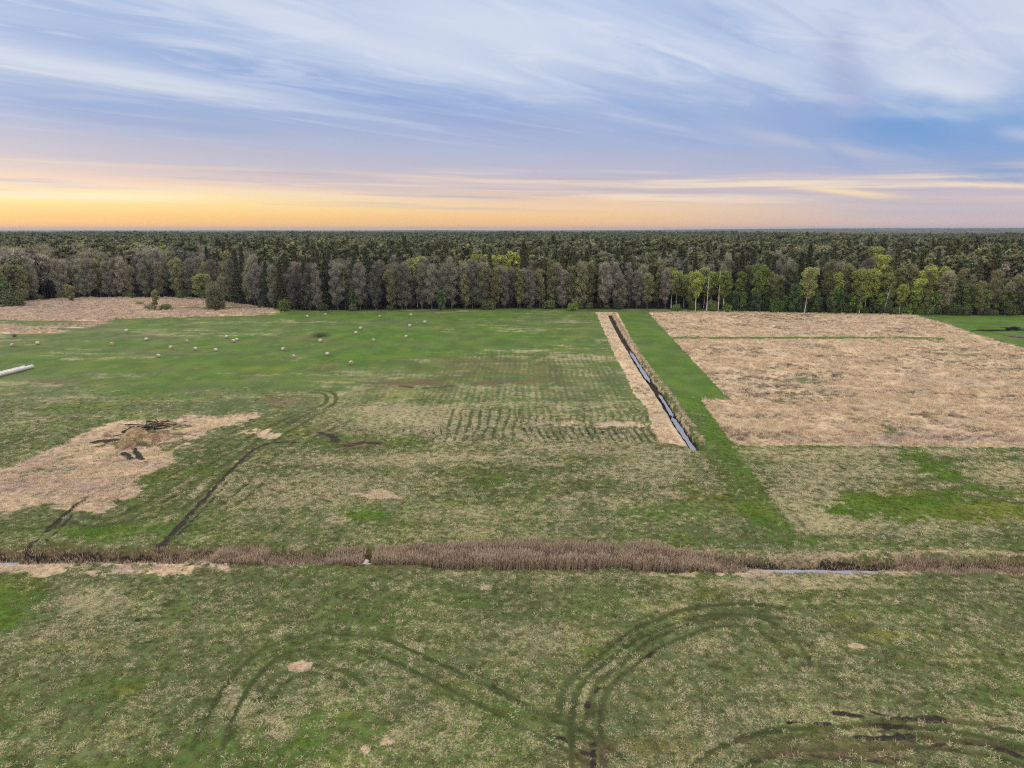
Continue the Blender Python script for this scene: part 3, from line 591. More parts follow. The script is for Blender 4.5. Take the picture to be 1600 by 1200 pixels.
def bush(seed, h, w_, nl, ls):
    r_ = random.Random(seed); segs = []; lobes = []
    for i in range(9):
        a = i * 2.4; L = w_ / 2 * r_.uniform(.2, .75); q = (math.cos(a) * L, math.sin(a) * L, h * r_.uniform(.35, .8)); segs.append(((q[0] * .15, q[1] * .15, 0), q, .05, .02))
        rr = w_ * r_.uniform(.17, .28); lobes.append((*q, rr, rr, min(rr, q[2] * .98)))
        lobes.append((q[0], q[1], q[2] * .45, rr * 1.1, rr * 1.1, q[2] * .45))
    C, d = lobes_pts(lobes, nl); return tubes(segs, 5), leafquads(C, ls * (.6 + .8 * rng.random(len(C))), d)

def leaf_mat(name, ca, cb, cc=None, trans=.25, hue=.12):
    def b(n):
        oi = n.new('ShaderNodeObjectInfo'); v = n.attr('v'); g = n.new('ShaderNodeNewGeometry')
        big = n.noise(n.mapping(g.outputs['Position'], scale=(1, 1, 1)), .55, 3, .6)
        c = n.mix(n.mapr(n.m('ADD', n.m('MULTIPLY', v, .6), n.m('MULTIPLY', big, .4)), .2, .8), ca, cb)
        stand = n.noise(n.mapping(g.outputs['Position'], scale=(1, .5, 0)), .011, 3, .6); c = n.mix(n.mapr(stand, .42, .60, 0, .45), c, n.mix(1, c, (1.5, 1.4, 1.25), 'MULTIPLY')); c = n.mix(n.mapr(stand, .5, .36, 0, .5), c, n.mix(1, c, (.62, .66, .72), 'MULTIPLY'))
        rnd = oi.outputs['Random']
        if cc is not None: c = n.mix(n.m('MULTIPLY', n.mapr(rnd, .35, 1), .8), c, n.mix(v, cc, n.mix(1, cc, (1, 1, 1), 'MIX') if False else tuple(q * 1.3 for q in cc)))
        h_ = n.new('ShaderNodeHueSaturation'); n.link(c, h_.inputs['Color'])
        n.link(n.mapr(n.m('FRACT', n.m('MULTIPLY', rnd, 7.31)), 0, 1, 1 - hue * 1.8, 1 + hue * 1.8, smooth=False), h_.inputs['Value'])
        n.link(n.mapr(n.m('FRACT', n.m('MULTIPLY', rnd, 13.7)), 0, 1, .5 - hue * .12, .5 + hue * .12, smooth=False), h_.inputs['Hue'])
        return bsdf(n, h_.outputs[0], .8, .15, None, trans)
    return mat(name, b)
def bark_mat(name, c0, c1, sc1=3):
    def b(n):
        g = n.new('ShaderNodeTexCoord'); f = n.noise(n.mapping(g.outputs['Object'], scale=(1, 1, .35)), sc1, 3, .6)
        return bsdf(n, n.mix(n.mapr(f, .4, .62), c0, c1), .9, .1)
    return mat(name, b)
K = {}
LM = dict(
    alder=leaf_mat('alder_twigs', (.155, .140, .118), (.285, .262, .222), (.20, .20, .13), .3, .18),
    olive=leaf_mat('budding_twigs', (.155, .155, .075), (.27, .27, .13), (.21, .19, .13), .35, .14),
    birch=leaf_mat('birch_leaves', (.185, .22, .052), (.34, .38, .10), (.22, .235, .10), .35, .13),
    spruce=leaf_mat('spruce_needles', (.034, .044, .020), (.085, .10, .040), (.075, .06, .03), 0, .15),
    pine=leaf_mat('pine_needles', (.072, .083, .040), (.155, .165, .08), (.12, .12, .07), .15, .14),
    bush=leaf_mat('bush_leaves', (.10, .15, .033), (.20, .28, .068), (.08, .11, .055), .3, .12),
    dkbush=leaf_mat('dark_bush_leaves', (.070, .092, .034), (.150, .185, .070), (.07, .075, .045), .2, .12))
BK = dict(grey=bark_mat('grey_bark', (.07, .06, .05), (.15, .13, .11)), white=bark_mat('birch_bark', (.62, .58, .52), (.34, .30, .26), 1.5), red=bark_mat('pine_bark', (.16, .09, .055), (.22, .13, .08)))
def reg(key, tree, leafm, bark):
    (tv, tf), (cv_, cf) = tree; n4 = len(cv_) // 4
    va = np.repeat(rng.random(n4), 4)
    K[key] = (qmesh(key + '_trunk', tv, tf, [BK[bark]], smooth=True), qmesh(key + '_crown', cv_, cf, [LM[leafm]], dict(v=va)))
for i in range(5):
    reg(f'alder{i}', broad(10 + i, 18.5 + i * .45, 5.6 + (i % 3) * .9, .08 + .03 * (i % 3), 5200, .34, .78, .16, 17), 'alder', 'grey')
    reg(f'olive{i}', broad(30 + i, 18 + i * .5, 5.3 + (i % 3) * .8, .14, 4600, .34, .50, .16, 16), 'olive', 'grey')
    reg(f'birch{i}', broad(50 + i, 16.5 + i * .7, 6.0 + (i % 3), .36 + .04 * (i % 2), 3600, .38, .10, .15, 12), 'birch', 'white')
    reg(f'spruce{i}', spruce(70 + i, 19 + i * .9, 5.2 + (i % 3) * .5, 3400), 'spruce', 'grey')
    reg(f'pine{i}', pine(90 + i, 19.5 + i * .6, 6.0 + (i % 2), 2400, .42), 'pine', 'red')
for i in range(3):
    reg(f'bush{i}', bush(110 + i, 4.2 + i * .8, 5.5 + i, 1900, .34), 'bush', 'grey')
    reg(f'dkbush{i}', bush(120 + i, 4.0 + i * 1.0, 5.5 + i, 1900, .34), 'dkbush', 'grey')

for i in range(3):
    reg(f'smallt{i}', broad(300 + i, 8.2, 5.2 - i * .9, .06, 2300, .34, .1, .09, 12), 'bush', 'grey')
    reg(f'dktree{i}', broad(320 + i, 12.5 + i, 7.5, .08, 4200, .38, .15, .13, 16), 'dkbush', 'grey')
    reg(f'grtree{i}', broad(330 + i, 10 + i, 6.5, .07, 3400, .38, .1, .12, 14), 'bush', 'grey')
for i in range(2): reg(f'olivet{i}', broad(340 + i, 7.6, 4.9 - i * 1.9, .06, 2300, .34, .15, .09, 12), 'olive', 'grey')
reg('olivebush', bush(350, 3.2, 6, 1900, .34), 'olive', 'grey')
reg('shrubtree', bush(310, 12.5, 9.0, 6800, .34), 'olive', 'grey')
def plant(key, x, y, s=1.0, rz=None, label='', name='', cat='tree', group=None, sz=None, tilt=0.0):
    z = float(height(np.array([x]), np.array([y]))[0])
    e = bpy.data.objects.new(name, None); COL.objects.link(e); e.location = (x, y, z - .05); e.empty_display_size = .5
    e.rotation_euler = (0, tilt, random.uniform(0, 6.28) if rz is None else rz); e.scale = (s, s, s if sz is None else sz)
    tag(e, label, cat, group)
    for nm, me in (('trunk', K[key][0]), ('crown', K[key][1])):
        o = bpy.data.objects.new(nm, me); COL.objects.link(o); o.parent = e
    return e
def plant_px(key, px, py, **kw):
    x, y = G(px, py); return plant(key, x, y, **kw)

# ---- the forest edge: four ranks of single trees
ZONES = [  # x in photo px: kinds front, kinds behind
    (-400, 40, ['olive', 'alder', 'olive'], ['olive', 'pine', 'birch'], 'left of the pink reed meadow'),
    (40, 330, ['alder', 'alder', 'alder', 'olive'], ['alder', 'alder', 'alder', 'olive', 'spruce'], 'behind the pink reed meadow'),
    (330, 560, ['alder', 'alder', 'alder', 'olive', 'spruce'], ['spruce', 'alder', 'spruce', 'spruce'], 'left of the bale field middle'),
    (560, 800, ['alder', 'olive', 'alder', 'alder'], ['alder', 'spruce', 'alder', 'spruce', 'birch'], 'behind the green bale field'),
    (800, 1040, ['alder', 'olive', 'alder', 'olive'], ['spruce', 'pine', 'spruce', 'alder'], 'at the far end of the drain'),
    (1040, 1300, ['birch', 'olive', 'birch', 'olive', 'birch'], ['spruce', 'spruce', 'alder', 'spruce'], 'behind the left straw field half'),
    (1300, 1480, ['birch', 'olive', 'birch', 'olive'], ['spruce', 'alder', 'spruce', 'birch'], 'behind the right straw field half'),
    (1480, 2000, ['dktree', 'dktree', 'olive'], ['olive', 'olive', 'dktree', 'spruce', 'alder'], 'behind the small right-hand meadow')]
KN = dict(alder=('alder_tree', 'bare grey-brown alder'), olive=('budding_tree', 'olive budding tree'), birch=('birch_tree', 'fresh green birch'),
          spruce=('spruce_tree', 'dark pointed spruce'), pine=('pine_tree', 'dull green pine'), dktree=('leafy_tree', 'dark green leafy tree'))
fr = random.Random(5)
def px_of(x, y): return 800 + FP * x / (y * cp + H * sp_)
x = -260.0
RN = ('front rank', 'second rank', 'third rank', 'fourth rank')
RANK = [(1.5, 4.5, 0), (6.0, 4.8, 0), (11.5, 5.2, 1), (17.5, 5.6, 1)]
for rk, (dep, spc, back) in enumerate(RANK):
    x = -262.0 + rk * 2
    while x < 262:
        xx = x + fr.uniform(-1.4, 1.4); yy = float(edge_y(xx)) + dep + fr.uniform(-1.8, 3.2)
        p = px_of(xx, yy)
        if -60 < p < 1660:
            z_ = next((q for q in ZONES if q[0] <= p < q[1]), None)
            kind = fr.choice(z_[3] if back else z_[2])
            nm, lb = KN[kind]; s = fr.uniform(.77, 1.06) * (1.0 if not back else 1.03)
            if p > 1040 and not back: s *= .93
            if p > 1480 and kind != 'dktree': s *= .86
            if kind == 'birch' and back: s *= 1.1
            if kind == 'spruce': s *= fr.uniform(.95, 1.22)
            szs = fr.uniform(.92, 1.08); part = ('left end', 'middle', 'right end')[min(2, int(3 * (p - max(z_[0], -60)) / (min(z_[1], 1660) - max(z_[0], -60))))]
            lab_ = ('tall ' if s * szs > 1.03 else 'short ' if s * szs < .9 else '') + f'{lb}, {RN[rk]}, {part}, {z_[4]}'
            plant(f'{kind}{fr.randrange(3 if kind == "dktree" else 5)}', xx, yy, s, label=lab_, name=nm, group=f'{nm.replace("_", " ")}s of the wood {z_[4]}', sz=s * szs)
        x += spc * fr.uniform(.6, 1.4)
# bushes at the foot of the wood
x = -255.0
while x < 258:
    xx = x + fr.uniform(-1, 1); yy = float(edge_y(xx)) - fr.uniform(-1.2, 1.0); p = px_of(xx, yy)
    dens = .75 if p < 60 or p > 1040 else .32
    if -60 < p < 1660 and fr.random() < dens:
        br = p > 1040 and p < 1480 and fr.random() < .5
        k_ = 'bush' if br else 'dkbush'
        side = 'left of' if p < 953 else 'right of'
        s = fr.uniform(.45, .9)
        plant(f'{k_}{fr.randrange(3)}', xx, yy, s, name='bush', cat='bush', label=('tall ' if s > .76 else 'small ' if s < .58 else '') + ('fresh green' if br else 'dark green') + ' bush at the forest foot, ' + ('front, ' if yy < float(edge_y(xx)) - .2 else '') + next(q for q in ZONES if q[0] <= p < q[1])[4], group=('fresh' if br else 'dark') + f' bushes along the forest foot {side} the drain')
    x += fr.uniform(3.2, 5.5)
# single trees and bushes that stand out
plant_px('spruce1', 184, 461, s=1.12, name='spruce_tree', label='single dark spruce tip rising from the grey alders behind the pink reed meadow')
plant_px('birch2', 316, 481.5, s=1.12, sz=.80, name='birch_tree', label='yellow-green birch touching a bare grey shrub in front of the left forest edge')
plant_px('olive1', 346, 482, s=.72, name='budding_tree', label='slim green-topped tree just right of the yellow-green birch before the forest')
plant_px('shrubtree', 336, 484.5, s=1.0, name='alder_tree', label='bare grey multi-stemmed alder with thin pale stems beside the yellow-green birch')
plant_px('olivet0', 111, 471, s=1.0, name='small_tree', label='small round-topped olive tree standing alone on the pinkish reed meadow')
plant_px('olivet1', 243, 483, s=1.0, name='small_tree', label='small pointed yellow-green tree rising out of a low bush on the left meadow')
plant_px('olivebush', 234, 484, s=.7, sz=.7, name='bush', cat='bush', label='low olive bush at the foot of the small pointed tree on the left meadow')
plant_px('olivebush', 219, 477, s=.6, sz=.45, name='bush', cat='bush', label='tiny low bush left of the small pointed tree on the left meadow')
plant_px('dkbush2', 258, 484, s=.7, sz=.45, name='bush', cat='bush', label='grey-green low bush right of the small pointed tree on the left meadow')
plant_px('dkbush2', 20, 478, s=1.25, name='bush', cat='bush', label='large dark green willow bush where the forest meets the left picture edge')
plant_px('grtree0', 8, 475.5, s=1.15, name='small_tree', label='tall rounded green tree above the large willow bush at the far left')
plant_px('bush2', 443, 486, s=.75, sz=.8, name='bush', cat='bush', label='pale silvery green bush at the end of the pink reed band')
plant_px('smallt1', 552, 485, s=1.0, name='small_tree', label='bright green young tree against dark trunks left of the forest middle')
plant_px('smallt1', 690, 485, s=1.0, name='small_tree', label='vivid green young tree under the tall trees in the middle of the forest edge')
plant_px('bush0', 895, 485, s=.8, sz=.8, name='bush', cat='bush', label='grey-green rounded bush just left of the far end of the drain')
plant_px('bush1', 1056, 485, s=.55, name='bush', cat='bush', label='green bush at the forest foot below the first bright birch')
plant_px('bush2', 1113, 486, s=.72, name='bush', cat='bush', label='large bright green bush at the foot of the two dead white birches')
plant_px('bush0', 1136, 486.5, s=.75, name='bush', cat='bush', label='bright green bush right of the dead white birches')
plant_px('bush1', 1211, 487.5, s=.9, sz=1.25, name='bush', cat='bush', label='tall yellow-green bush standing out from the forest edge near the straw field')
ORD = 'first second third fourth fifth sixth seventh eighth ninth tenth eleventh twelfth thirteenth fourteenth fifteenth sixteenth seventeenth eighteenth nineteenth twentieth twenty-first twenty-second twenty-third twenty-fourth'.split()
# leafy understorey standing out along the right part of the forest foot
for j, px_ in enumerate(range(1150, 1500, 15)):
    xx, yy = G(px_ + fr.uniform(-5, 5), 486.5 + (px_ - 1150) * .014); yy += fr.uniform(.5, 4)
    kk_ = fr.choice(['grtree', 'smallt', 'dktree', 'smallt'])
    plant(f'{kk_}{fr.randrange(3)}', xx, yy, fr.uniform(.65, .95) * (.75 if kk_ == 'dktree' else 1), name='young_tree', label=f"{'dark' if kk_ == 'dktree' else 'fresh'} green young tree under the birches, {ORD[j]} from the left end of the straw field", group=('dark' if kk_ == 'dktree' else 'fresh') + ' young trees under the birches')
for px_, s_, lab in ((1086, .88, 'brightest green birch with twin white stems, left of the dead birches'), (1130, .92, 'green birch directly right of the dead white birches'), (1187, 1.0, 'broad bright birch behind the straw field near the tall bush'),
                     (1257, .95, 'mushroom-shaped birch with several white stems'), (1342, .92, 'bright rounded birch above the middle of the straw field'), (1385, .9, 'birch with a leaning white stem above the straw field'), (1470, 1.05, 'wide light green birch left of the dark right-hand wood')):
    plant_px(f'birch{int(px_) % 5}', px_, 486 + (px_ > 1240) * 2.5, s=s_ * 1.05, name='birch_tree', label=lab)
for px_, py_, s_, lab in ((660, 478, 1.08, 'light green tree top standing out of the grey crowns in the middle of the wood'), (745, 476, 1.12, 'yellowish tree top right of the middle of the wood'), (785, 476, 1.1, 'rounded yellow-green tree top at the right end of the grey alders'), (1362, 472, 1.28, 'broad pale yellow tree top above the right part of the forest')):
    plant_px('birch4', px_, py_, s=s_, name='leafy_tree', label=lab)
# dead birches and leaning stems
def snag(px, py, h, tilt, lab, seed, nb=7, nm='dead_birch', r=.17):
    r_ = random.Random(seed); x, y = G(px, py)
    tx = math.tan(tilt) * h; segs = []; pts = [(tx * t_, 0, h * t_) for t_ in (0, .3, .6, .85, 1)]; rd = [r, r * .85, r * .65, r * .4, r * .15]
    for i in range(4): segs.append((pts[i], pts[i + 1], rd[i], rd[i + 1]))
    br = []
    for i in range(nb):
        t_ = r_.uniform(.5, .97); a = r_.uniform(0, 6.28); L = r_.uniform(.7, 1.9) * (1.2 - t_) * 2; p = (tx * t_, 0, h * t_)
        br.append((p, (p[0] + math.cos(a) * L * .6, math.sin(a) * L * .6, p[2] + L), .06, .02))
    e = bpy.data.objects.new(nm, None); COL.objects.link(e); e.location = (x, y, 0); tag(e, lab, 'dead tree')
    link('trunk', qmesh(nm + '_trunk', *tubes(segs), [BK['white']], smooth=True), e)
    if br: link('branches', qmesh(nm + '_branches', *tubes(br, 4), [BK['white']]), e)
snag(1104, 486.5, 14.5, .01, 'thin dead white birch stem left of the branched one', 1, 3)
snag(1122, 486, 16.0, .0, 'dead white birch with short branches near its top, above the bright green bush', 2, 12, r=.22)
snag(1380, 489.5, 11.5, .17, 'slightly leaning bare white birch stem behind the straw field', 3, 2)
snag(1449, 491.2, 6.5, .60, 'strongly leaning pale trunk at the foot of the right forest edge', 4, 0, 'leaning_trunk', .14)
snag(1420, 489.5, 9, .05, 'thin white upright stem between the two leaning ones', 5, 3)

# ------------------------------------------------------------------ instanced stuff
def scatter(name, P, scl, rz, idx_, sources, tilt=None):
    me = bpy.data.meshes.new(name); n_ = len(P); me.vertices.add(n_); me.vertices.foreach_set('co', np.ascontiguousarray(P, np.float32).ravel())
    for a, v, t_ in (('scl', scl, 'FLOAT'), ('rz', rz, 'FLOAT'), ('pick', idx_, 'INT')):
        at = me.attributes.new(a, t_, 'POINT'); at.data.foreach_set('value', np.ascontiguousarray(v, np.float32 if t_ == 'FLOAT' else np.int32))
    o = link(name, me)
    col = bpy.data.collections.new(name + '_sources')
    for i, sm in enumerate(sources):
        so_ = bpy.data.objects.new(f'{name}_source_{i:02d}', sm); col.objects.link(so_)
    ng = bpy.data.node_groups.new(name + '_scatter', 'GeometryNodeTree')
    ng.interface.new_socket('Geometry', in_out='INPUT', socket_type='NodeSocketGeometry'); ng.interface.new_socket('Geometry', in_out='OUTPUT', socket_type='NodeSocketGeometry')
    n = NT(ng); gi = n.new('NodeGroupInput'); go = n.new('NodeGroupOutput')
    ip = n.new('GeometryNodeInstanceOnPoints'); ci = n.new('GeometryNodeCollectionInfo'); ci.inputs['Collection'].default_value = col
    ci.inputs['Separate Children'].default_value = True; ci.inputs['Reset Children'].default_value = True
    def na(a, t_): q = n.new('GeometryNodeInputNamedAttribute', data_type=t_); q.inputs[0].default_value = a; return q.outputs[0]
    cx = n.new('ShaderNodeCombineXYZ'); n.link(na('rz', 'FLOAT'), cx.inputs[2])
    n.link(gi.outputs[0], ip.inputs['Points']); n.link(ci.outputs[0], ip.inputs['Instance']); ip.inputs['Pick Instance'].default_value = True
    n.link(na('pick', 'INT'), ip.inputs['Instance Index']); n.link(cx.outputs[0], ip.inputs['Rotation']); n.link(na('scl', 'FLOAT'), ip.inputs['Scale'])
    n.link(ip.outputs[0], go.inputs[0])
    md = o.modifiers.new('scatter', 'NODES'); md.node_group = ng
    return o
def light(key, tree, leafm, bark):
    (tv, tf), (cv_, cf) = tree; va = np.repeat(rng.random(len(cv_) // 4), 4)
    V, F_ = merge((tv, tf), (cv_, cf)); return qmesh(key, V, F_, [BK[bark], LM[leafm]], dict(v=np.r_[np.zeros(len(tv)), va]), np.r_[np.zeros(len(tf)), np.ones(len(cf))])
src = []
for i in range(3):
    src.append(light(f'fa{i}', broad(200 + i, 19, 7.2, .35, 900, .75, .5), 'alder', 'grey'))      # 0,5,10 alder
    src.append(light(f'fo{i}', broad(210 + i, 19, 6.8, .35, 900, .72, .2), 'olive', 'grey'))      # 1 olive
    src.append(light(f'fb{i}', broad(220 + i, 18.5, 6.8, .4, 800, .75, 0), 'birch', 'white'))       # 2 birch
    src.append(light(f'fs{i}', spruce(230 + i, 21 + i * .6, 5.6, 700, 1.9), 'spruce', 'grey'))      # 3 spruce
    src.append(light(f'fp{i}', pine(240 + i, 19.5 + i * .5, 6.4, 700, .85), 'pine', 'red'))         # 4 pine
def forest_points():
    P, S, I = [], [], []
    for r0, r1, area in ((265, 720, 13.5), (720, 2400, 23.0)):
        hw = R(41); n_ = int(hw * (r1 ** 2 - r0 ** 2) / area)
        r = np.sqrt(rng.random(n_) * (r1 ** 2 - r0 ** 2) + r0 ** 2); a = (rng.random(n_) * 2 - 1) * hw
        x = np.sin(a) * r; y = np.cos(a) * r; k = y > edge_y(x) + 25; x, y, r = x[k], y[k], r[k]
        d = y - edge_y(x)
        t1 = fbm(x / 120, y / 60, 80, 3); t2 = fbm(x / 260 + 5, y / 130, 81, 3); t3 = fbm(x / 45, y / 25, 83, 3); u = rng.random(len(x))
        px = px_of(x, y)
        kind = np.full(len(x), 4)
        mixz = d < 90 + 160 * (t2 - .3)
        kind = np.where(mixz & (px < 340) & (u < .72), 0, kind); kind = np.where(mixz & (px < 340) & (u > .72) & (u < .82), 1, kind)
        kind = np.where(mixz & (px >= 340) & (u < .30), 3, kind); kind = np.where(mixz & (px >= 340) & (u > .30) & (u < .55), 0, kind); kind = np.where(mixz & (px >= 340) & (u > .55) & (u < .70), 1, kind)
        kind = np.where(~mixz & (u < .10), 3, kind); kind = np.where(~mixz & (t3 > .60) & (u > .35), 0, kind)
        kind = np.where((t3 > .62) & (t1 > .52) & (u > .3), 2, kind)
        # the pale green young stand in the middle distance, right of centre
        kind = np.where((r > 640) & (r < 900) & (px > 745) & (px < 850) & (u < .8), 2, kind)
        kind = np.where((r > 1500) & (px > 1150) & (t1 > .5), 1, kind)
        sc_ = rng.uniform(.82, 1.12, len(x)) * (1 + .26 * (t1 - .5) * 2) * rng.uniform(.92, 1.10, len(x)) * np.where(kind == 0, .96, 1) * np.where(kind == 2, .95, 1)
        z = height(x, y) - .1
        P.append(np.stack([x, y, z], 1)); S.append(sc_); I.append(kind + 5 * rng.integers(0, 3, len(x)))
    return np.vstack(P), np.concatenate(S), np.concatenate(I)
FPt, FS, FI = forest_points()
fo = scatter('forest', FPt, FS, rng.random(len(FPt)) * 6.28, FI, src)
tag(fo, 'endless dark mixed forest of pines, spruces and bare trees behind the forest edge', 'forest', kind='stuff')
# farthest canopy: one rough sheet of tree tops out to the horizon
rs = [2350.0]
while rs[-1] < 13500: rs.append(rs[-1] + max(14, .009 * rs[-1]))
rs = np.array(rs); th = np.linspace(R(-42), R(42), 1500)
RR, TH = np.meshgrid(rs, th, indexing='ij'); RR = RR + rng.normal(size=RR.shape) * 3; FX, FY = np.sin(TH) * RR, np.cos(TH) * RR
FZ = height(FX.ravel(), FY.ravel()).reshape(FX.shape) + 14.5 + 4.5 * rng.random(FX.shape) + 6 * (fbm(FX / 140, FY / 90, 85, 4, .6) - .5) * 2
FZ[0] = 0
id2 = np.arange(FX.size).reshape(FX.shape); F2 = np.stack([id2[:-1, :-1], id2[:-1, 1:], id2[1:, 1:], id2[1:, :-1]], -1).reshape(-1, 4)
def canopy(n):
    g = n.new('ShaderNodeNewGeometry'); P = g.outputs['Position']; a = n.noise(n.mapping(P, scale=(1, .5, 1)), .006, 4, .6); b = n.attr('v')
    c = n.mix(b, (.032, .042, .020), (.095, .105, .055)); c = n.mix(n.mapr(a, .52, .66), c, n.mix(b, (.10, .09, .07), (.17, .15, .11))); return bsdf(n, c, .9, .05)
fc = link('far_forest', qmesh('far_forest', np.stack([FX.ravel(), FY.ravel(), FZ.ravel()], 1), F2, [mat('far_canopy', canopy)], dict(v=rng.random(FX.size))))
tag(fc, 'hazy bluish tree canopy stretching to the horizon', 'forest', kind='stuff')

# ------------------------------------------------------------------ grass and reeds
def blade_mat(name, ca, cb, trans=.2):
    def b(n):
        oi = n.new('ShaderNodeObjectInfo'); v = n.attr('v')
        c = n.mix(v, ca, cb); h_ = n.new('ShaderNodeHueSaturation'); n.link(c, h_.inputs['Color'])
        n.link(n.mapr(oi.outputs['Random'], 0, 1, .72, 1.2, smooth=False), h_.inputs['Value']); return bsdf(n, h_.outputs[0], .85, .1, None, trans)
    return mat(name, b)
M_straw = blade_mat('dry_grass_blades', (.45, .335, .225), (.70, .545, .40)); M_pale = blade_mat('pale_grass_blades', (.44, .39, .24), (.66, .60, .385)); M_green = blade_mat('green_grass_blades', (.076, .096, .031), (.145, .172, .056)); M_brown = blade_mat('brown_litter_blades', (.15, .12, .09), (.30, .23, .175)); M_bright = blade_mat('fresh_grass_blades', (.092, .135, .020), (.18, .24, .045)); M_olive = blade_mat('olive_grass_blades', (.14, .14, .065), (.28, .265, .14)); M_reed = blade_mat('reed_stems', (.33, .245, .175), (.66, .51, .39)); M_pink = blade_mat('pinkish_reed_blades', (.42, .31, .265), (.60, .46, .40))
def tuft(name, m_, nb, rad, h, wd, lean):
    a = rng.random(nb) * 6.28; r = rad * np.sqrt(rng.random(nb)); P0 = np.stack([np.cos(a) * r, np.sin(a) * r, np.full(nb, -.03)], 1)
    hh = h * (.5 + .6 * rng.random(nb)); b = rng.random(nb) * 6.28; L = hh * lean * (.3 + rng.random(nb))
    Pm = P0 + np.stack([np.cos(b) * L * .35, np.sin(b) * L * .35, hh * .6], 1); P1 = P0 + np.stack([np.cos(b) * L, np.sin(b) * L, hh * .95], 1)
    st = rng.bit_generator.state; A = strips(P0, Pm, wd, wd * .9); B = strips(Pm, P1, wd * .9, wd * .25)
    V, F_ = merge(A, B); vv = rng.random(nb); return qmesh(name, V, F_, [m_], dict(v=np.r_[np.repeat(vv, 4), np.repeat(vv, 4)]))
def sample(n_, x0, x1, y0, y1, fan=True):
    y = rng.uniform(y0, y1, n_); x = rng.uniform(x0, x1, n_)
    if fan:
        k = np.abs(x) < .78 * y + 14; x, y = x[k], y[k]
    return x, y
# meadow grass in the nearer fields
x, y = sample(380000, -140, 140, 28, 150); k = rng.random(len(x)) < np.clip((70 / np.maximum(y, 40)) ** 1.1, 0, 1) * (1 - sstep(y, 85, 150)); x, y = x[k], y[k]
mm = masks(x, y); loc = fbm(x / .7, y / .7, 91, 3, .6)
ok = (mm['dark'] < .3) & (y < edge_y(x) - 3) & (line_d(x, y, DITCH) > 1.15) & (line_d(x, y, DRAIN) > 2.2) & (rng.random(len(x)) > mm['track'] * .9)
x, y, loc = x[ok], y[ok], loc[ok]; mm = {q: v[ok] for q, v in mm.items()}
isst = (mm['straw'] + (loc - .5) * .9 + rng.normal(size=len(x)) * .38 * (1 - .75 * sstep(mm['lush'], .55, .95)) + mm['dry']) > .55
pk = np.where(isst, rng.integers(0, 3, len(x)), 3 + rng.integers(0, 2, len(x))); pk = np.where(rng.random(len(x)) < .40 * (1 - sstep(mm['lush'], .5, .95) * .9), 5, pk); pk = np.where((pk == 3) | (pk == 4), np.where(rng.random(len(x)) < sstep(mm['lush'], .25, .85), 7, pk), pk); pk = np.where((mm['dry'] > .5) & (rng.random(len(x)) < .85), 2, pk); pk = np.where((mm['dry'] > .4) & (rng.random(len(x)) < mm['pink'] * 1.2), 6, pk)
z = height(x, y) + (fbm(x / .8, y / .8, 71, 3) - .5) * .12
srcg = [tuft('t0', M_pale, 26, .20, .17, .022, 1.1), tuft('t1', M_pale, 20, .26, .13, .024, 1.6), tuft('t2', M_straw, 18, .2, .15, .022, 1.3), tuft('t3', M_green, 30, .22, .15, .022, .9), tuft('t4', M_green, 26, .26, .11, .024, 1.2), tuft('t5', M_olive, 26, .24, .13, .022, 1.2), tuft('t6', M_pink, 26, .24, .16, .022, 1.2), tuft('t7', M_bright, 26, .26, .10, .024, 1.3)]
go_ = scatter('meadow_grass', np.stack([x, y, z], 1), rng.uniform(.7, 1.3, len(x)) * np.where(y > 80, 1.25, 1), rng.random(len(x)) * 6.28, pk, srcg)
tag(go_, 'green and straw coloured meadow grass tufts covering the nearer fields', 'grass', kind='stuff')
# tall dry grass: the big straw field, the strip along the drain, the dry patch and the reed meadow
srcs = [tuft('s0', M_straw, 34, .5, .75, .035, .7), tuft('s1', M_straw, 30, .6, .6, .04, 1.1), tuft('s2', M_straw, 30, .55, .85, .035, .5), tuft('s3', M_pale, 26, .6, .5, .035, 1.2), tuft('s4', M_green, 26, .5, .35, .035, .9), tuft('s5', M_pink, 34, .5, .8, .035, .5), tuft('s6', M_brown, 30, .5, .45, .035, 1.0)]
x, y = sample(420000, -290, 290, 62, 350); kk = poly_sd(x, y, STRAWF) > .1; kk2 = poly_sd(x, y, STRIP) > .1; kk3 = poly_sd(x, y, DRYL) > .3; kk4 = poly_sd(x, y, REEDL) > 0
k = (kk | kk2 | kk3 | kk4) & (rng.random(len(x)) < np.clip(150 / y, .45, 1)); x, y, kk2, kk3, kk4 = x[k], y[k], kk2[k], kk3[k], kk4[k]
mm = masks(x, y); ok = ~(kk2 & (line_d(x, y, DRAIN) < 3.0) & (x > np.interp(y, DRAIN[::-1, 1], DRAIN[::-1, 0]))) & (mm['dry'] > .45) & (mm['dark'] < .3) & (line_d(x, y, DRAIN) > 1.9) & (y < edge_y(x) - 1); x, y, kk2, kk3, kk4 = x[ok], y[ok], kk2[ok], kk3[ok], kk4[ok]
mm_p = mm['pink'][ok]; mm_d = mm['dgr'][ok]; cl = fbm(x / 2.5, y / 2.5, 93, 4, .6); ok = rng.random(len(x)) < sstep(cl, .32, .55) * .8 + .2; mm_p = mm_p[ok]; mm_d = mm_d[ok]; x, y, kk2, kk3, kk4, cl = x[ok], y[ok], kk2[ok], kk3[ok], kk4[ok], cl[ok]
sc_ = rng.uniform(.6, 1.15, len(x)) * (.65 + .8 * (cl - .3)) * np.where(kk3, .7, 1) * np.where(kk2, .62, 1) * np.where(kk4, 1.3, 1)
pk = np.where(rng.random(len(x)) < .85, rng.integers(0, 3, len(x)), 3)
pk = np.where(kk4 & (rng.random(len(x)) < .55) | (rng.random(len(x)) < mm_p * .35), 5, pk)
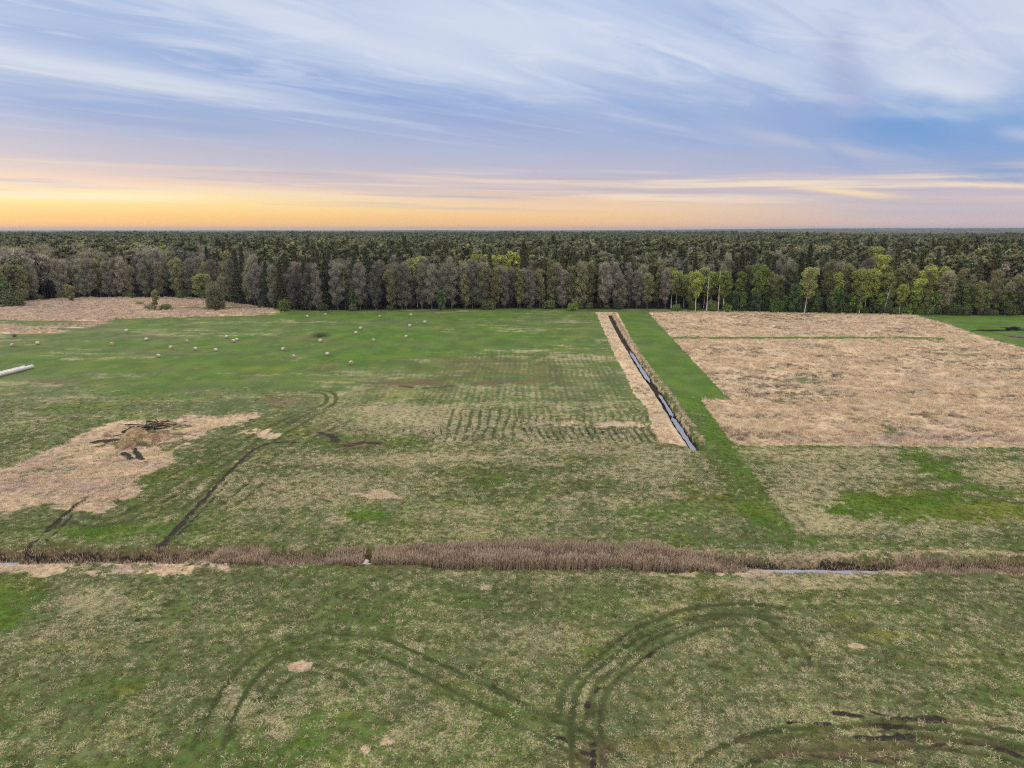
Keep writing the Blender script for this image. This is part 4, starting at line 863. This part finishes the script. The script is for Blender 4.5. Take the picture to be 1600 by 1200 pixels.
br_ = sstep(fbm(x / 14, y / 6, 97, 4, .6), .50, .68) * .75 + mm_d * 1.3; pk = np.where(~kk4 & (rng.random(len(x)) < br_), np.where(rng.random(len(x)) < mm_d * .4, 4, 6), pk)
dg_ = scatter('dry_grass', np.stack([x, y, height(x, y)], 1), sc_, rng.random(len(x)) * 6.28, pk, srcs)
tag(dg_, 'tall pale straw grass on the big dry field, the drain side strip and the left patches', 'dry grass', kind='stuff')
# rough brown grass on the field side bank of the drain
dk = along(DRAIN, 400); j = rng.integers(0, 396, 1800); q = offset(dk, -1.0)[j] - dk[j]; pb = dk[j] + q * rng.uniform(1.2, 1.95, 1800)[:, None] + rng.normal(size=(1800, 2)) * .1; side_ = np.sign(pb[:, 0] - dk[j, 0]); pb = np.where(side_[:, None] > 0, pb, 2 * dk[j] - pb)
bg_ = scatter('bank_grass', np.c_[pb, height(pb[:, 0], pb[:, 1])], rng.uniform(.3, .58, 1800), rng.random(1800) * 6.28, np.where(rng.random(1800) < .5, 6, 1), srcs)
tag(bg_, 'rough brown grass lining the right bank of the narrow drain', 'dry grass', kind='stuff')
# reeds standing in the ditch
def reed_mesh():
    xs = rng.uniform(DITCH[2, 0], DITCH[-2, 0], 150000); px = 800 + FP * xs / (64 * cp + H * sp_)
    yc = np.interp(xs, DITCH[:, 0], DITCH[:, 1])
    hgt = np.interp(px, [-100, 0, 240, 300, 330, 480, 560, 567, 578, 582, 640, 760, 1000, 1060, 1100, 1160, 1190, 1380, 1420, 1700], [.3, .35, .5, .7, 1.2, 1.0, 1.3, .3, .3, 1.6, 1.7, 2.05, 2.0, 1.7, 1.2, .9, .35, .45, .9, 1.15])
    den = np.interp(px, [-100, 0, 280, 330, 400, 470, 560, 567, 578, 582, 900, 1060, 1100, 1160, 1200, 1370, 1450, 1700], [.07, .07, .12, .6, .4, .35, .7, .0, .0, 1, 1, .8, .6, .4, .05, .06, .5, .6])
    wdt = np.interp(px, [0, 300, 580, 760, 1000, 1100, 1600], [1.5, 1.3, 1.3, 1.8, 1.8, 1.3, 1.3])
    off = rng.normal(size=len(xs)) * wdt * .62; off = np.where((px < 300) | ((px > 1170) & (px < 1390)), np.abs(off) * np.where(rng.random(len(xs)) < .6, 1, -1) + np.where(rng.random(len(xs)) < .6, .6, -.3), off)
    clm = fbm(xs / 1.1, (yc + off) / 1.1, 95, 4, .6)
    k = (np.abs(off) < wdt * 1.25) & (rng.random(len(xs)) < den * (.45 + .9 * sstep(clm, .35, .6))); xs, yc, off, hgt, clm, wdt = xs[k], yc[k], off[k], hgt[k], clm[k], wdt[k]
    y = yc + off; z = height(xs, y) - .05; n_ = len(xs)
    hh = .78 * hgt * rng.uniform(.7, 1.1, n_) * (.82 + .45 * (clm - .4)) + np.clip(-z - .2, 0, .9) * .75 * (hgt > 1.1)
    hh = hh * (1 - .35 * np.clip(np.abs(off) / wdt - .6, 0, 1)); lean = rng.normal(size=(n_, 2)) * .09 * hh[:, None] + np.array([.05, 0]) * hh[:, None]
    P0 = np.stack([xs, y, z], 1); P1 = P0 + np.c_[lean, hh]; Pp = P1 + np.c_[lean * .25 + rng.normal(size=(n_, 2)) * .05, np.full(n_, .22)]
    A = strips(P0, P1, .035, .025); B = strips(P1 - (P1 - P0) * .06, Pp, .075, .03); mid = P0 + (P1 - P0) * rng.uniform(.3, .8, n_)[:, None]
    b = rng.random(n_) * 6.28; L = rng.uniform(.2, .45, n_); C = strips(mid, mid + np.stack([np.cos(b) * L, np.sin(b) * L, L * .8], 1), .04, .01)
    V, F_ = merge(A, B, C); vv = np.clip(rng.random(n_) * .7 + (clm - .5), 0, 1); return V, F_, np.r_[np.repeat(vv * .7, 4), np.repeat(np.clip(vv + .1, 0, 1), 4), np.repeat(vv, 4)]
V, F_, vv = reed_mesh()
rd_ = link('reeds', qmesh('reeds', V, F_, [M_reed], dict(v=vv))); tag(rd_, 'band of tall reddish brown reeds standing in the long ditch', 'reeds', kind='stuff')

# ------------------------------------------------------------------ round bales
def bale_mat(n):
    t_ = n.new('ShaderNodeTexCoord'); P = t_.outputs['Object']; a = n.noise(n.mapping(P, scale=(1, 12, 1)), 2.2, 4, .6); b = n.noise(P, 3.0, 3)
    c = n.mix(n.mapr(a, .35, .65), (.31, .285, .235), (.46, .43, .36)); c = n.mix(n.mapr(b, .5, .7, 0, .6), c, (.28, .22, .15)); bp = n.new('ShaderNodeBump'); bp.inputs['Strength'].default_value = .6; bp.inputs['Distance'].default_value = .03; n.link(a, bp.inputs['Height']); return bsdf(n, c, .85, .15, bp.outputs[0])
def hay_end(n):
    t_ = n.new('ShaderNodeTexCoord'); a = n.noise(t_.outputs['Object'], 9, 4, .7); return bsdf(n, n.mix(n.mapr(a, .35, .65), (.17, .13, .085), (.36, .29, .19)), .95, .05)
def dark_bale(n):
    t_ = n.new('ShaderNodeTexCoord'); a = n.noise(t_.outputs['Object'], 4, 4, .7); return bsdf(n, n.mix(n.mapr(a, .35, .65), (.07, .06, .055), (.14, .12, .10)), .95, .05)
M_bale, M_end, M_dbale = mat('bale_net', bale_mat), mat('hay_end', hay_end), mat('weathered_hay', dark_bale)
def wrap_mat(n):
    t_ = n.new('ShaderNodeTexCoord'); oi = n.new('ShaderNodeObjectInfo'); a = n.noise(n.mapping(t_.outputs['Object'], scale=(1, 6, 1)), 3, 4, .6)
    c = n.mix(n.mapr(a, .35, .65), (.31, .30, .31), (.47, .455, .455)); c = n.mix(n.mapr(oi.outputs['Random'], .2, 1, 0, .45), c, (.50, .42, .36)); return bsdf(n, c, .45, .4)
M_wrap = mat('pale_bale_wrap', wrap_mat)
def bale_mesh(name, r, L, ms, seed):
    """lying round bale, axis along Y, rounded shoulders, slightly sagged and lumpy; base at z=0"""
    nA, prof = 28, [(0.0, -L / 2), (r * .35, -L / 2 - .02), (r * .7, -L / 2), (r * .93, -L / 2 + .02), (r, -L / 2 + .09), (r * 1.01, -L / 4), (r * 1.02, 0), (r * 1.01, L / 4), (r, L / 2 - .09), (r * .93, L / 2 - .02), (r * .7, L / 2), (r * .35, L / 2 + .02), (0.0, L / 2)]
    V = []; r_ = random.Random(seed); ph = [r_.uniform(0, 6.28) for _ in range(4)]
    for rr, yy_ in prof:
        for i in range(nA):
            a = 2 * math.pi * i / nA; k = 1 + .018 * math.sin(3 * a + ph[0] + yy_ * 2) + .012 * math.sin(7 * a + ph[1] - yy_ * 5)
            zz_ = r + math.sin(a) * rr * k; zz_ = max(zz_, .0 + (.10 - .0) * 0) if zz_ > .07 else .07 * .3 + zz_ * .7 * .2
            V.append((math.cos(a) * rr * k * 1.03, yy_, zz_ * .97))
    F_ = []; mi = []
    for j in range(len(prof) - 1):
        for i in range(nA): F_.append((j * nA + i, j * nA + (i + 1) % nA, (j + 1) * nA + (i + 1) % nA, (j + 1) * nA + i)); mi.append(1 if j < 3 or j >= len(prof) - 4 else 0)
    return qmesh(name, np.array(V), np.array(F_), ms, mi=mi, smooth=True)
BM = [bale_mesh(f'hay_bale_{i}', .68, 1.25, [M_bale, M_end], i) for i in range(3)]; BD = bale_mesh('dark_bale', .68, 1.25, [M_dbale, M_dbale], 9); BW = [bale_mesh(f'wrapped_bale_{i}', .66, 1.2, [M_wrap, M_wrap], 20 + i) for i in range(3)]
BALES = [
    (23, 526, 'd', 'dark weathered round bale at the left picture edge below the reed meadow'), (20, 541, '', 'pale round bale at the far left, below the dark weathered bale'),
    (59, 538, '', 'round bale right of the dark weathered bale near the left picture edge'), (198, 519, '', 'round bale nearest the left reed meadow corner'),
    (229, 532, '', 'round bale below and right of the one nearest the reed meadow corner'), (175, 540, '', 'round bale on a pale patch between the far left bales and the middle group'),
    (291, 535, 'e', 'round bale with a dark end showing, left of the touching pair'), (268, 545, '', 'small pale round bale above the largest bale of the left group'),
    (247, 558, 'e', 'largest bale of the left group, lowest one left of the line of two'), (305, 547, '', 'left one of two level bales in the middle of the left field'),
    (337, 549, '', 'right one of two level bales in the middle of the left field'), (355, 528, '', 'pale round bale just above the touching pair'),
    (364, 535, '', 'front bale of the touching pair'), (370, 532.5, '', 'rear bale of the touching pair'),
    (480, 496, '', 'farthest left bale by the end of the reed band near the forest'), (508, 493.5, 'e', 'bale close under the forest edge left of the bright young tree'),
    (594, 496, '', 'small distant bale under the forest between two others'), (642, 493.5, '', 'bale closest to the forest edge in the middle of the field'),
    (664, 505, '', 'bale above the long pale streak in the green field, farthest right of all'), (640, 511, '', 'bale left of the long pale streak in the green field'),
    (564, 515, '', 'upper one of the two bales on the slanting line right of the brush pile'), (556, 522, '', 'lower one of the two bales on the slanting line right of the brush pile'),
    (635, 528, '', 'bale standing alone on green grass below the long pale streak'), (583, 534, 'e', 'bale on dark green grass with a dark underside, right of the brush pile'),
    (501, 535, '', 'pale bale directly in front of the dark brush pile'), (443, 548, '', 'bale up and left of the bigger bale on the dark green strip'),
    (458, 559, 'e', 'bigger bale on the dark green strip left of the brown wheel marks'), (512, 555, '', 'bale at the upper end of the brown wheel marks'),
    (549, 569.5, 'e', 'nearest and largest loose round bale, beside the pale mown field')]
for i, (px_, py_, fl, lb) in enumerate(BALES):
    x_, y_ = G(px_, py_); o = link('round_bale', BD if fl == 'd' else BM[i % 3]); s_ = random.uniform(.66, .78)
    o.location = (x_, y_, float(height(np.array([x_]), np.array([y_]))[0]) - .04); o.rotation_euler = (0, 0, random.uniform(-.5, .5) + (0 if fl == 'e' else random.choice([.9, 1.57, -.9]))); o.scale = (s_, s_, s_)
    tag(o, lb, 'hay bale', 'loose round bales on the green field')
# two rows of wrapped bales running to the left picture edge
A0, A1 = np.array(G(49, 576)), np.array(G(-20, 594.5)); dv = (A1 - A0) / np.linalg.norm(A1 - A0); nv = np.array([-dv[1], dv[0]])
if nv[1] < 0: nv = -nv
rot = math.atan2(dv[1], dv[0]) + math.pi / 2; nrow = int(np.linalg.norm(A1 - A0) / .90) + 1
for row in range(2):
    for i in range(nrow - row):
        p = A0 + dv * (i + row * 1.4) * .90 + nv * row * .98; o = link('wrapped_bale', BW[(i + row) % 3])
        o.location = (p[0], p[1], float(height(p[:1], p[1:])[0]) - .03); o.rotation_euler = (0, 0, rot + random.uniform(-.04, .04)); o.scale = (random.uniform(.70, .74), random.uniform(.66, .72), random.uniform(.68, .74))
        if i == 0: lb = ('end bale of the front wrapped row, the one nearest the open field', 'end bale of the rear wrapped row, just behind the front row')[row]
        else: lb = f'{ORD[i]} wrapped bale from the open-field end of the {("front", "rear")[row]} row'
        tag(o, lb, 'wrapped bale', ('front row of wrapped bales', 'rear row of wrapped bales')[row])

# ------------------------------------------------------------------ heaps, brush, culvert, mast
def soil_mat(n):
    g = n.new('ShaderNodeNewGeometry'); a = n.noise(g.outputs['Position'], 2.6, 6, .75); b = n.noise(g.outputs['Position'], .5, 3)
    return bsdf(n, n.mix(n.mapr(b, .4, .6), n.mix(n.mapr(a, .35, .65), (.085, .045, .03), (.24, .15, .10)), n.mix(n.mapr(a, .35, .65), (.15, .10, .055), (.36, .27, .16))), .95, .05)
M_soil = mat('peat_and_roots', soil_mat)
def mound(px, py, rx, ry, h, seed, lb):
    cx, cy = G(px, py); n_ = 46; a = np.linspace(-1.15, 1.15, n_); U, Vv = np.meshgrid(a, a, indexing='ij'); r = np.hypot(U, Vv)
    X_ = cx + U * rx; Y_ = cy + Vv * ry; Z_ = h * (1 - sstep(r + (fbm(X_ / 1.6, Y_ / 1.6, seed, 3) - .5) * .5, .15, 1.0)) * (.25 + 1.5 * fbm(X_ / .8, Y_ / .8, seed + 5, 5, .7)) + height(X_.ravel(), Y_.ravel()).reshape(X_.shape) - .14
    id_ = np.arange(n_ * n_).reshape(n_, n_); F_ = np.stack([id_[:-1, :-1], id_[1:, :-1], id_[1:, 1:], id_[:-1, 1:]], -1).reshape(-1, 4)
    o = link('soil_heap', qmesh('soil_heap', np.stack([X_.ravel() - cx, Y_.ravel() - cy, Z_.ravel()], 1), F_, [M_soil])); o.location = (cx, cy, 0); tag(o, lb, 'heap')
mound(196, 698, 1.6, 2.2, 1.3, 3, 'rounded yellowish root heap right above the two black ruts')
mound(212, 680, 2.4, 3.0, 1.2, 13, 'brown peat heap in the middle of the dug up patch')
mound(245, 684, 3.2, 3.4, .7, 23, 'low flat reddish heap below the black branches')
mound(165, 682, .9, 1.2, .7, 33, 'small pale lump at the left end of the dark peat streak')
M_blk = mat('charred_wood', lambda n: bsdf(n, (.022, .020, .020), .9, .1))
M_twig = mat('weathered_wood', lambda n: bsdf(n, (.07, .055, .045), .9, .1))
def brush(px, py, L, Wd, h, n_, m_, lb, nm='brush_pile', seed=1, th=.07, ang=0.0):
    r_ = random.Random(seed); cx, cy = G(px, py); segs = []
    for i in range(n_):
        a = ang + r_.gauss(0, .7); l = r_.uniform(.4, 1.0) * L * .6; ox, oy = r_.gauss(0, .28) * L, r_.gauss(0, .3) * Wd; z0 = r_.uniform(0, h * .6); dz = r_.uniform(-.2, .6) * h
        segs.append(((ox - math.cos(a) * l / 2, oy - math.sin(a) * l / 2, max(.03, z0 - dz / 2)), (ox + math.cos(a) * l / 2, oy + math.sin(a) * l / 2, max(.05, z0 + dz / 2)), th * r_.uniform(.6, 1.3), th * .4))
    o = link(nm, qmesh(nm, *tubes(segs, 5), [m_])); o.location = (cx, cy, float(height(np.array([cx]), np.array([cy]))[0])); tag(o, lb, 'brush pile')
brush(238, 668, 6, 3.0, .6, 34, M_blk, 'tangle of black charred branches on the dug up patch', seed=3, th=.11, ang=.3)
brush(254, 661, 5, 1.0, .7, 6, M_blk, 'long black branch sticking out right of the charred tangle', 'fallen_branch', 8, .11, .25)
brush(205, 675, 3, 1.5, .5, 12, M_blk, 'few black sticks on the brown peat heap', seed=14, th=.08)
brush(501, 526, 4.5, 4, 1.4, 60, M_twig, 'dark scrubby brush pile among the bales', seed=5, th=.05, ang=.6)
brush(1388, 491, 2.6, 2, 1.3, 70, M_blk, 'dark heap of wood at the forest foot behind the straw field', seed=6, th=.11)
brush(1582, 516, 5, 2.2, 1.4, 60, M_blk, 'dark fallen crown lying on the small green meadow at the right', 'fallen_tree', 7, .11)
brush(1556, 517.5, 12, 1.2, .4, 40, M_blk, 'low dark line of branches left of the fallen crown at the right', 'branch_row', 9, .07, .05)
# concrete culvert ring in the ditch gap
def ring(name, r0, r1, L, m_, parent=None):
    n_ = 24; V = []; 
    for rr, yy_ in ((r1, 0), (r0, 0), (r0, L), (r1, L)):
        for i in range(n_): a = 2 * math.pi * i / n_; V.append((math.cos(a) * rr, yy_, r1 + math.sin(a) * rr))
    F_ = [(j * n_ + i, j * n_ + (i + 1) % n_, ((j + 1) % 4) * n_ + (i + 1) % n_, ((j + 1) % 4) * n_ + i) for j in range(4) for i in range(n_)]
    return link(name, qmesh(name, np.array(V), np.array(F_), [m_]), parent)
M_conc = mat('concrete', lambda n: bsdf(n, n.mix(n.mapr(n.noise(n.new('ShaderNodeTexCoord').outputs['Object'], 6, 4), .35, .65), (.36, .34, .33), (.55, .53, .50)), .85, .2))
cx, cy = G(571, 874.5); e = bpy.data.objects.new('culvert_pipe', None); COL.objects.link(e); e.location = (cx, cy - .6, -.75); tag(e, 'grey concrete culvert pipe end in the gap between the reeds', 'culvert')
ring('pipe', .22, .30, 1.0, M_conc, e)
V = np.array([(x_, y_, z_) for z_ in (0, .6) for x_, y_ in ((.36, -.1), (.62, .0), (.62, .14), (.36, .1))]); F_ = np.array([(0, 1, 5, 4), (1, 2, 6, 5), (2, 3, 7, 6), (3, 0, 4, 7), (4, 5, 6, 7), (3, 2, 1, 0)])
link('wing_stone', qmesh('wing_stone', V, F_, [M_conc]), e)
# far lattice mast on the horizon
def mast():
    az_, _e = pix(1431, 357); D = 6400.0; x_, y_ = math.sin(R(az_)) * D, math.cos(R(az_)) * D; z0 = float(height(np.array([x_]), np.array([y_]))[0]); h = 36; segs = []
    legs = [(1.4 * math.cos(a), 1.4 * math.sin(a)) for a in (0, 2.09, 4.19)]
    for k in range(3): segs.append(((*legs[k], 0), (*legs[k], h), .22, .18))
    for j in range(0, h, 4):
        for k in range(3): segs.append(((*legs[k], j), (*legs[(k + 1) % 3], j + 4), .12, .12))
    o = link('radio_mast', qmesh('radio_mast', *tubes(segs, 4), [M_twig])); o.location = (x_, y_, z0); tag(o, 'thin lattice mast standing above the blue ridge on the right horizon', 'mast')
mast()

# ------------------------------------------------------------------ haze
def haze_mat():
    m_ = bpy.data.materials.new('haze'); m_.use_nodes = True; nt = m_.node_tree; nt.nodes.clear(); o_ = nt.nodes.new('ShaderNodeOutputMaterial'); v = nt.nodes.new('ShaderNodeVolumePrincipled')
    v.inputs['Color'].default_value = (.32, .41, .62, 1); v.inputs['Density'].default_value = 6e-5; nt.links.new(v.outputs[0], o_.inputs['Volume']); return m_
x0, x1, y0, y1, z0, z1 = -16000, 16000, -4000, 16000, -8, 66
V = np.array([(x_, y_, z_) for z_ in (z0, z1) for x_, y_ in ((x0, y0), (x1, y0), (x1, y1), (x0, y1))]); F_ = np.array([(0, 1, 5, 4), (1, 2, 6, 5), (2, 3, 7, 6), (3, 0, 4, 7), (4, 5, 6, 7), (3, 2, 1, 0)])
hz = link('haze', qmesh('haze', V, F_, [haze_mat()])); tag(hz, 'thin bluish haze over the far forest', 'haze', kind='stuff')
